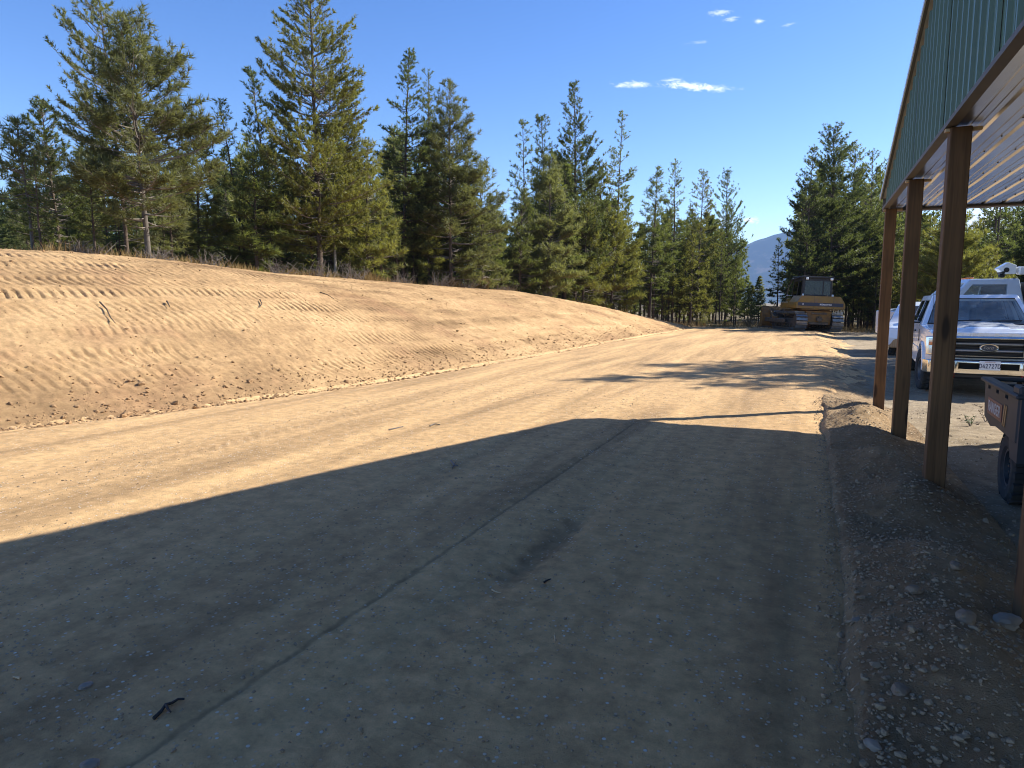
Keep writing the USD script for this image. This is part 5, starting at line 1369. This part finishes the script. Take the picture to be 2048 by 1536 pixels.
# ------------------------------------------------------------------ small utility vehicle in the barn (axle along x, nose towards the camera)
def make_utility_vehicle():
    g = ground_at(2008, 1000, -.02)
    x, y = float(g[0]) + .13, float(g[1]) + .10
    z = float(land(x, y)) - .02
    t = thing('utility_vehicle', 'dark grey off-road utility vehicle with knobby tyres at the right edge inside the barn', 'utility vehicle', (x, y, z), -2)
    # local: -x side faces the road; +y away from the camera. The cargo box stands over this wheel.
    w1 = wheel(t, (0, 0, .285), .29, .25, .155, -1, ('rubber', 'dark_rim'), lug=True)
    wheel(t, (1.15, 0, .285), .29, .25, .155, 1, ('rubber', 'dark_rim'), lug=True)
    for xx, s in ((0, -1), (1.15, 1)): wheel(t, (xx, -1.95, .285), .29, .22, .155, s, ('rubber', 'dark_rim'), lug=True)
    # cargo box: sloping side panel with slots along the rim
    bx = [[-.16, .62, .62], [-.20, .60, .90], [-.20, -.72, .90], [-.16, -.72, .50], [-.16, -.36, .58]]
    sd = Polygon([(.66, .93), (-.70, .93), (-.70, .46), (-.48, .46), (-.40, .60), (.12, .60), (.30, .57), (.58, .62)])
    box_l = man(prism(sd, 'x', -.19, -.13))
    for yy in (.46, .12, -.22): box_l = box_l - man(box((-.19, yy, .885), (.06, .10, .03)))
    cb = obj('cargo_box', box_l, M['grey_plastic'], t, 30)
    obj('box_rim', [cbox((-.18, -.02, .938), (.09, 1.38, .035), .012), cbox((1.33, -.02, .938), (.09, 1.38, .035), .012), cbox((.575, .65, .938), (1.5, .07, .035), .012)], M['grey_plastic'], cb, 30)
    obj('box_floor', [box((.575, -.02, .60), (1.42, 1.3, .04)), box((1.30, -.02, .75), (.06, 1.3, .3)), box((.575, .63, .75), (1.42, .05, .3)), box((.575, -.68, .76), (1.42, .05, .3))], M['grey_plastic'], cb)
    obj('corner_panel', cbox((-.175, -.56, .80), (.05, .20, .42), .015), M['grey_plastic'], cb, 30)
    dec = obj('decal_panel', cbox((-.192, .16, .735), (.006, .56, .14), .002), M['ranger_red'], cb)
    text_on(dec, 'decal_lettering', 'RANGER', .085, (-.1955, .17, .695), (0, -1, 0), (.0, .0, 1), 'decal_grey', .002, True)
    for k in range(2): obj('decal_stripe', box((-.1935, -.19 - .06 * k, .735), (.005, .03, .17), rotm(.2, 0, 0)), M['decal_gold'], cb)
    obj('mud_guard', [plate([[-.15, .45, .60], [.10, .45, .60], [.10, .35, .64], [-.15, .35, .64]], .012)], M['black_plastic'], t)
    body = obj('body_side', [cbox((-.10, -1.05, .50), (.10, .52, .34), .03), cbox((.575, -1.0, .36), (1.3, .75, .12), .03), hullp(np.array([[-.05, -1.45, .45], [1.2, -1.45, .45], [-.05, -2.35, .45], [1.2, -2.35, .45], [.0, -1.45, .95], [1.15, -1.45, .95], [.15, -2.4, .75], [1.0, -2.4, .75]]), .06)], M['grey_plastic'], t, 30)
    obj('seat', [rbox((.575, -.95, .66), (1.2, .45, .14), .05), rbox((.575, -.72, .95), (1.2, .12, .5), .05)], M['seat'], t, 40)
    for s in (0, 1.15):
        obj('roll_bar', tube([(s, -.70, .55), (s, -.66, 1.25), (s, -.75, 1.80), (s, -1.2, 1.85), (s, -1.55, 1.45), (s, -1.72, .95)], .024, 8), M['black_plastic'], t, True)
    obj('roof_bar', [tube([(0, yy, zz), (1.15, yy, zz)], .022, 8) for yy, zz in ((-.75, 1.80), (-1.2, 1.85), (-.67, 1.2))], M['black_plastic'], t, True)
    obj('axle', [cyl((.05, 0, .285), (1.1, 0, .285), .03), cyl((.05, -1.95, .285), (1.1, -1.95, .285), .03), box((.575, -.9, .33), (.8, 2.3, .1))], M['void'], t)


make_utility_vehicle()


# ------------------------------------------------------------------ bulldozer
def make_bulldozer():
    p = at_depth(1615, 600, 41.0); z = float(land(p[0], p[1])) + .02
    t = thing('bulldozer', 'dirty yellow crawler bulldozer seen from behind, parked at the far end of the drive', 'bulldozer', (p[0], p[1], z), 21.5, ry=2.2)
    # local: front +y, rear -y, left = -x
    G, TW, R0 = 1.02, .62, .42
    yf, yr = 1.75, -1.45
    for s in (-1, 1):
        tr = obj('track_frame', [cbox((s * G, .15, .48), (.34, 2.9, .36), .05), cyl((s * (G - .2), yr, .52), (s * (G + .2), yr, .52), .40, n=28), cyl((s * (G - .18), yf, .50), (s * (G + .18), yf, .50), .36, n=28)]
                 + [cyl((s * (G - .16), yy, .24), (s * (G + .16), yy, .24), .12, n=14) for yy in np.linspace(-.95, 1.25, 6)] + [cyl((s * (G - .12), .2, .84), (s * (G + .12), .2, .84), .09, n=12)], M['dirty_steel'], t, 35)
        # shoes round the chain
        a0 = np.linspace(math.pi / 2, 3 * math.pi / 2, 60); rr, cz = .47, .52
        path = np.vstack([np.c_[yr + rr * np.cos(a0), cz + rr * np.sin(a0)], np.c_[np.linspace(yr, yf, 60)[1:-1], np.full(58, cz - rr)], np.c_[yf + rr * np.cos(a0 + math.pi), cz + rr * np.sin(a0 + math.pi)], np.c_[np.linspace(yf, yr, 60)[1:-1], cz + rr - .03 * np.sin(np.linspace(0, math.pi, 58))]])
        d = np.r_[0, np.cumsum(np.hypot(*np.diff(np.vstack([path, path[:1]]), axis=0).T))]
        n = 46
        for k in range(n):
            l = d[-1] * k / n; P = np.vstack([path, path[:1]])
            yy, zz = np.interp(l, d, P[:, 0]), np.interp(l, d, P[:, 1]); y2, z2 = np.interp((l + .03) % d[-1], d, P[:, 0]), np.interp((l + .03) % d[-1], d, P[:, 1])
            an = math.atan2(z2 - zz, y2 - yy); Rm = rotm(an, 0, 0)
            pc = d[-1] / n
            sh = [xf(cbox((0, 0, 0), (TW, pc * .78, .022), .005), Rm, (s * G, yy, zz)), xf(box((0, pc * .38, -.045), (TW, .035, .10)), Rm, (s * G, yy, zz)),
                  xf(box((-.13, 0, .04), (.05, pc * .9, .07)), Rm, (s * G, yy, zz)), xf(box((.13, 0, .04), (.05, pc * .9, .07)), Rm, (s * G, yy, zz))]
            obj('track_shoe', sh, M['steel_track'], t)
    # rear case, hull
    obj('rear_case', [hullp(np.array([[-.66, -1.62, .40], [.66, -1.62, .40], [-.70, -1.62, 1.10], [.70, -1.62, 1.10], [-.70, -.4, .40], [.70, -.4, .40], [-.70, -.4, 1.2], [.70, -.4, 1.2]]), .05)], M['rust_yellow'], t, 30)
    obj('drawbar', [cbox((0, -1.74, .66), (.30, .24, .22), .03), cyl((0, -1.80, .5), (0, -1.80, .85), .05, n=10), cbox((0, -1.70, .98), (.9, .06, .10), .02)], M['dirty_steel'], t, 30)
    obj('rear_guard', [cbox((0, -1.72, .42), (1.1, .06, .14), .02)], M['dirty_steel'], t)
    obj('belly_hull', box((0, .8, .75), (1.1, 2.8, .55)), M['dirty_steel'], t)
    # fuel tank: wider below, leaning in at the sides
    lo, mi, hi = 1.26, 1.55, 1.98
    tank = [[-1.36, lo], [1.36, lo], [1.40, mi - .12], [1.36, mi + .05], [1.10, hi], [-1.10, hi], [-1.36, mi + .05], [-1.40, mi - .12]]
    tk = obj('fuel_tank', man(prism(Polygon(tank).buffer(-.04).buffer(.04), 'y', -1.80, -.55)), M['yellow'], t, 30)
    obj('tank_seam', [box((xx, -1.802, 1.62), (.012, .008, .68)) for xx in (-.38, .72)], M['dirty_steel'], tk)
    obj('tank_band', cbox((.0, -1.806, 1.50), (2.56, .012, .19), .003), M['navy_band'], tk)
    text_on(tk, 'band_lettering', 'KOMATSU', .085, (.28, -1.8125, 1.462), (1, 0, 0), (0, 0, 1), 'white_ink', .003, True, xscale=1.15)
    obj('band_emblem', cyl((-1.0, -1.816, 1.50), (-1.0, -1.80, 1.50), .045, n=14), M['decal_grey'], tk)
    obj('tank_cap', cyl((.5, -1.2, 1.98), (.5, -1.2, 2.05), .08), M['dirty_steel'], tk)
    obj('lower_lip', cbox((0, -1.55, 1.215), (2.1, .5, .06), .02), M['rust_yellow'], t, 30)
    for s in (-1, 1): obj('fender', [cbox((s * 1.03, -.25, 1.22), (.74, 1.6, .05), .02), cbox((s * 1.03, .3, 1.42), (.6, 1.2, .40), .04)], M['yellow'], t, 30)
    obj('grab_rail', [tube([(1.0 + .08 * k, -1.55, 1.02), (1.0 + .08 * k, -1.55, 1.24)], .014, 5) for k in range(6)], M['white_paint'], t)
    # cab
    B = np.array([[-.84, -1.12, 1.98], [.84, -1.12, 1.98], [.84, .62, 1.55], [-.84, .62, 1.55]]); T = np.array([[-.80, -1.10, 3.02], [.80, -1.10, 3.02], [.78, .30, 3.02], [-.78, .30, 3.02]])
    rq = np.array([[-.86, -1.16, 2.0], [.86, -1.16, 2.0], [.82, -1.14, 3.0], [-.82, -1.14, 3.0]]); q1, q1b = inset(rq, .07, .33, .07, .14), inset(rq, .71, .07, .07, .14)
    cuts, panes = [q1, q1b], [('rear_window', q1), ('rear_window', q1b)]
    for s in (-1, 1):
        f = np.array([[.87, -1.10, 1.98], [.87, .62, 1.62], [.81, .30, 3.0], [.83, -1.08, 3.0]]) * [s, 1, 1]
        for a, b in ((.06, .40), (.47, .93)):
            q = np.array([lerp4(f, a, .07), lerp4(f, b, .07), lerp4(f, b, .87), lerp4(f, a, .87)]); cuts.append(q); panes.append(('side_window', q))
    fq = np.array([[-.84, .66, 1.6], [.84, .66, 1.6], [.78, .34, 3.0], [-.78, .34, 3.0]]); qf = inset(fq, .08, .08, .05, .12); cuts.append(qf); panes.append(('front_window', qf))
    cab = obj('cab', cab_shell(B, T, .04, .06, cuts), M['cab_brown'], t, 30)
    for nme, q in panes: obj(nme, sheet(q), M['dark_glass'], cab)
    obj('cab_roof', hullp(np.array([[sx * .86, yy, zz] for sx in (-1, 1) for yy in (-1.18, .42) for zz in (3.04, 3.10)]), .03), M['cab_brown'], cab, 30)
    obj('operator_seat', [rbox((0, -.35, 1.95), (.55, .5, .16), .05), rbox((0, -.62, 2.35), (.52, .14, .75), .05)], M['void'], cab, 40)
    for xx in (-.66, .74): obj('work_lamp', [rbox((xx, -1.235, 2.98), (.15, .10, .13), .03)], M['white_lamp'], cab, 40)
    obj('work_lamp', rbox((-.84, .40, 3.05), (.10, .12, .14), .03), M['white_lamp'], cab, 40)
    for xx in (-.84, .86): obj('marker_lamp', rbox((xx, -1.24, 2.03), (.09, .09, .14), .02), M['white_lamp'], cab, 40)
    # sweeps from the roof down to the hood: the brush guard at the left and right
    for s in (-1, 1): obj('brush_guard', tube([(s * .90, -.6, 3.05), (s * .92, .45, 2.95), (s * .92, 1.0, 2.45), (s * .90, 1.25, 1.70)], .04, 8), M['cab_brown'], cab, True)
    obj('step_plate', cbox((-.98, .55, 2.02), (.26, .30, .03), .01), M['white_paint'], cab)
    # hood and engine, exhaust
    obj('hood', hullp(np.array([[sx * w_, yy, zz] for sx in (-1, 1) for yy, zz, w_ in ((.6, 1.2, .52), (2.35, 1.2, .50), (.6, 1.95, .50), (2.3, 1.80, .47))]), .05), M['yellow'], t, 30)
    obj('exhaust_pipe', [cyl((.2, 1.3, 1.9), (.2, 1.3, 2.6), .06, n=14), tube([(.2, 1.3, 2.55), (.2, 1.27, 2.72), (.2, 1.18, 2.80)], .045, 10)], M['dirty_steel'], t, True)
    # blade, curved, with push arms
    a = np.linspace(-.75, .75, 12); cy_, cz_, rb = 3.75, .72, .85
    inner = np.c_[cy_ - rb * np.cos(a), cz_ + rb * np.sin(a)]; outer_ = np.c_[cy_ - (rb + .07) * np.cos(a), cz_ + (rb + .07) * np.sin(a)]
    obj('blade', man(prism(Polygon(np.vstack([inner, outer_[::-1]])), 'x', -1.72, 1.72)), M['rust_yellow'], t, 30)
    obj('blade_end', [prism(Polygon([(2.83, .04), (3.25, .04), (3.25, .60), (3.12, 1.28), (2.92, 1.30), (2.80, .8)]), 'x', sx * 1.72 - .025, sx * 1.72 + .025) for sx in (-1, 1)], M['rust_yellow'], t)
    obj('cutting_edge', cbox((0, 3.13, .08), (3.5, .05, .2), .01, rotm(.5, 0, 0)), M['steel_track'], t)
    obj('blade_rib', [cbox((xx, 2.82, .70), (.06, .12, .9), .02) for xx in (-1.2, -.6, 0, .6, 1.2)], M['dirty_steel'], t)
    for s in (-1, 1):
        obj('push_arm', [cbox((s * 1.50, 1.15, .50), (.14, 3.4, .26), .04)], M['dirty_steel'], t, 30)
        obj('tilt_strut', [cyl((s * 1.45, 1.5, .66), (s * 1.30, 2.78, 1.12), .065, n=12), cyl((s * 1.45, .9, .64), (s * 1.45, 1.6, .68), .09, n=12)], M['rust_yellow'], t, 35)
        obj('lift_cylinder', [cyl((s * .42, 2.35, 1.75), (s * .50, 2.75, .75), .055, n=12)], M['dull_chrome'], t, 35)


make_bulldozer()


# ------------------------------------------------------------------ stones, clods, twigs
ICO = trimesh.creation.icosphere(1, 1.0); ICO0 = trimesh.creation.icosahedron()


def pebbles(xy, size, r, base=ICO0, sink=.35, zf=surface_z):
    n = len(xy); bv, bf = np.array(base.vertices), np.array(base.faces)
    bv = bv / np.linalg.norm(bv, axis=1).max()
    s = size[:, None] * np.stack([r.uniform(.7, 1.25, n), r.uniform(.6, 1.0, n), r.uniform(.45, .75, n)], -1)
    jit = 1 + r.uniform(-.34, .30, (n, len(bv), 1))
    a = r.uniform(0, 6.28, n); c, q = np.cos(a), np.sin(a)
    v = bv[None] * jit * s[:, None]
    tilt = r.normal(0, .25, n)
    v = np.stack([v[..., 0], v[..., 1], v[..., 2] + tilt[:, None] * v[..., 0]], -1)
    v = np.stack([v[..., 0] * c[:, None] - v[..., 1] * q[:, None], v[..., 0] * q[:, None] + v[..., 1] * c[:, None], v[..., 2]], -1)
    z = zf(xy[:, 0], xy[:, 1])
    v += np.c_[xy, z + s[:, 2] * (1 - 2 * sink)][:, None]
    return v.reshape(-1, 3), (bf[None] + (np.arange(n) * len(bv))[:, None, None]).reshape(-1, 3)


r = np.random.default_rng(5)
# berm and its foot: rounded stones
n = 11500
yy = .9 + 11.5 * r.uniform(0, 1, n) ** 1.7; xx = .10 + 1.1 * r.beta(1.5, 2.2, n)
sz = np.clip(r.lognormal(-5.15, .48, n), .0035, .022)
obj('berm_gravel', pebbles(np.c_[xx, yy], sz, r, ICO0, .3), M['stone'], None, label='rounded grey and tan pebbles strewn over the row of loose dirt', cat='gravel', kind='stuff')
n = 11000
yy = .7 + 11 * r.uniform(0, 1, n) ** 1.9; xx = r.uniform(-6.5, .22, n)
near = meshkit.noise(np.c_[xx * 1.1, yy * .5, np.zeros(n)], 8)
band = np.exp(-((xx + 2.35) / .22) ** 2) * (yy < 4.5)
keep = (near + .5 * band + r.uniform(-.25, .25, n)) > .52
sz = np.clip(r.lognormal(-5.25, .45, n), .003, .018)
obj('road_gravel', pebbles(np.c_[xx, yy][keep], sz[keep], r, ICO0, .45), M['stone'], None, label='small pale stones pressed into the packed dirt of the drive', cat='gravel', kind='stuff')
n = 5000
yy = 1.2 + 18 * r.uniform(0, 1, n) ** 1.4; xx = 1.15 + 4 * r.uniform(0, 1, n) ** 1.3
sz = np.clip(r.lognormal(-4.75, .40, n), .004, .028)
obj('yard_stones', pebbles(np.c_[xx, yy], sz, r, ICO0, .35), M['stone'], None, label='loose grey gravel on the yard under the barn and before the pickup', cat='gravel', kind='stuff')
# clods on the bank, thickest along its foot
n = 9000
yy = 3.5 + 41 * r.uniform(0, 1, n) ** 1.5; uu = np.where(r.uniform(0, 1, n) < .66, r.exponential(.40, n) - .1, r.uniform(0, 9, n))
xx = edge_x(yy) - uu
sz = np.clip(r.lognormal(-4.25, .45, n), .006, .055) * np.where(uu > 1.5, .8, 1)
obj('dirt_clods', pebbles(np.c_[xx, yy], sz, r, ICO0, .25), M['clod'], None, label='crumbled tan dirt clods along the foot of the graded bank', cat='dirt clods', kind='stuff')


def rock(px, py, size, label, zg=0.0, col='stone', seed=0, flat=.6):
    size *= .8 if py > 1000 else .7
    r = np.random.default_rng(seed + int(px)); g = ground_at(px, py, zg)
    for _ in range(6):
        zz = float(surface_z(np.array([g[0]]), np.array([g[1]]))[0]); g = ground_at(px, py, zz + size * .3)
    b = trimesh.creation.icosphere(2, 1.0); v = np.array(b.vertices)
    v = v * (1 + .75 * (fbm(v * 1.5 + seed * 3.1, 3, seed)[:, None] - .5) + .16 * (noise(v * 4 + seed, seed)[:, None] - .5))
    v = v * size * np.array([1.0, r.uniform(.65, .9), flat]) @ rotm(0, 0, r.uniform(0, 3)).T
    t = obj('rock', (v + [g[0], g[1], zz + size * flat * .45], np.array(b.faces)), M[col], None, 28)
    tag(t, label, 'rock')


M['rock_tan'] = plain('tan_rock', (.20, .14, .088), .85, vary=.3, scale=14, bump=.5, bscale=50, coords='object')
M['rock_grey'] = plain('grey_rock', (.215, .17, .125), .8, vary=.25, scale=14, bump=.4, bscale=50, coords='object')
rock(1930, 1236, .062, 'tan rounded rock on the dirt row left of the nearest post', col='rock_tan', seed=3, flat=.7)
rock(2014, 1243, .075, 'smooth grey rock at the foot of the nearest post', col='rock_grey', seed=4, flat=.65)
rock(1828, 1180, .048, 'tan stone half buried on the slope of the dirt row, above the two largest rocks', col='rock_tan', seed=5)
rock(1801, 1380, .050, 'pale angular stone low on the dirt row near the bottom right corner', col='rock_tan', seed=6)
rock(1715, 1238, .034, 'long flat pale stone at the road edge beside the dirt row', col='rock_grey', seed=7, flat=.4)
rock(1746, 1490, .036, 'small pale pointed stone at the road edge in the bottom right corner', col='rock_grey', seed=8)
rock(171, 1370, .034, 'pale flat stone lying left of the black stick on the drive', col='rock_grey', seed=9, flat=.35)
rock(180, 1526, .040, 'pale stone at the very bottom left of the drive', col='rock_grey', seed=10, flat=.4)
rock(1912, 1130, .05, 'brownish stone on the crest of the dirt row just above the tan rounded rock', col='rock_tan', seed=12, flat=.5)
rock(146, 808, .11, 'pale grey stone at the foot of the left bank', col='rock_grey', seed=13, flat=.5)
rock(176, 804, .12, 'larger pale stone beside another at the foot of the left bank', col='rock_grey', seed=14, flat=.5)
rock(196, 801, .10, 'dark stone next to two pale stones at the foot of the left bank', col='rock_tan', seed=15, flat=.6)


def stick(pts_px, rad, label, mat='twig', name='twig', lift=.012):
    P = []
    for px, py in pts_px:
        g = ground_at(px, py, 0.02); P.append([g[0], g[1], float(surface_z(g[:1], g[1:2])[0]) + lift])
    P = np.array(P)
    g = rad * np.linspace(1, .55, len(P))
    o = obj(name, tube(P, g, 6), M[mat], None, True); tag(o, label, 'stick')


M['black_bark'] = plain('black_bark', (.022, .019, .017), .9, vary=.4, bump=.6)
stick([(308, 1439), (322, 1426), (331, 1413), (345, 1409), (356, 1402), (369, 1401)], .0075, 'black crooked stick lying on the drive at the lower left', 'black_bark', 'stick', .010)
stick([(331, 1413), (337, 1424), (342, 1432)], .006, 'short black bark piece against the crooked stick', 'black_bark', 'stick', .012)
stick([(902, 921), (909, 930), (916, 931)], .010, 'small grey twig on the shaded drive near the shadow edge')
stick([(905, 934), (911, 924)], .007, 'tiny forked twig crossing the small grey twig')
stick([(984, 1170), (992, 1176), (1002, 1178)], .005, 'pale straw beside the scuffed patch of the drive', 'lumber', 'twig', .006)
stick([(1109, 1268), (1111, 1280)], .004, 'pale short straw on the middle of the drive', 'lumber', 'twig', .006)
stick([(1088, 1163), (1095, 1159), (1102, 1157)], .006, 'dark bent twig right of the scuffed patch', 'black_bark', 'twig', .008)
stick([(778, 859), (790, 856), (806, 853)], .010, 'thin brown twig on the sunlit drive above the shadow')
stick([(860, 852), (870, 848), (880, 850)], .010, 'crooked brown twig on the sunlit drive right of another twig')
stick([(40, 1352), (26, 1349)], .006, 'pale splinter on the drive near the left edge', 'lumber', 'twig', .006)


def stick_at(px, depth_u, pts, rad, label):
    """a branch lying on the face of the bank"""
    P = []
    for q in pts:
        d = ray(*q); ts = np.linspace(5, 40, 1500); X, Y, Z = EYE[0] + d[0] * ts, EYE[1] + d[1] * ts, EYE[2] + d[2] * ts
        k = np.argmax(Z < land(X, Y) + .02); P.append([X[k], Y[k], float(land(X[k], Y[k])) + .05])
    o = obj('fallen_branch', tube(np.array(P), rad * np.linspace(1, .4, len(P)), 5), M['bark'], None, True); tag(o, label, 'branch')


stick_at(0, 0, [(200, 608), (214, 622), (222, 640), (231, 650)], .016, 'dark bent branch on the left face of the bank below its crest')
stick_at(0, 0, [(334, 606), (340, 617)], .018, 'short dark stub of root standing on the bank right of the bent branch')
stick_at(0, 0, [(520, 602), (524, 611), (519, 618)], .014, 'small curled root on the middle of the bank')
stick_at(0, 0, [(640, 587), (655, 592), (668, 600)], .014, 'dark root fragment on the right part of the bank')


def weed(px, py, label, n=9, h=.16, mat='weed', zg=-.05):
    r = np.random.default_rng(int(px)); g = ground_at(px, py, zg)
    z = float(surface_z(np.array([g[0]]), np.array([g[1]]))[0])
    t = thing('weed', label, 'weed', (g[0], g[1], z))
    st, lf = [], []
    for i in range(n):
        a = r.uniform(0, 6.28); e = r.uniform(.2, .8); tip = np.array([math.cos(a) * e, math.sin(a) * e, 1.0]) * h * r.uniform(.6, 1.1)
        st.append(tube([[0, 0, -.01], tip * .6, tip], [.003, .002, .001], 4, False))
        for k in range(7):
            p = tip * r.uniform(.35, 1); d = unit(r.normal(0, 1, 3) + [0, 0, .3]); e2 = unit(np.cross(d, r.normal(0, 1, 3))); l = r.uniform(.015, .035)
            lf.append(plate(np.array([p, p + d * l * .5 + e2 * l * .3, p + d * l, p + d * l * .5 - e2 * l * .3]), .001))
    obj('stems', st, M['twig'], t); obj('leaves', lf, M[mat], t)


weed(1941, 849, 'low green leafy weed in the sunlit strip of gravel between post and utility vehicle')
weed(1972, 836, 'pale dried weed stalks beside the green weed in the sunlit gravel', 7, .26, 'grass')
weed(1993, 836, 'pale dried stalks nearest the utility vehicle box', 6, .22, 'grass')
obj('yard_grass', blades(np.c_[(lambda q: np.c_[q, surface_z(q[:, 0], q[:, 1])])(np.c_[r.uniform(1.15, 1.9, 900), r.uniform(2.6, 6.0, 900)])], .05, .003, r, 2.5), M['grass'], None, label='flattened dry grass stems on the gravel beside the nearest posts', cat='grass', kind='stuff')
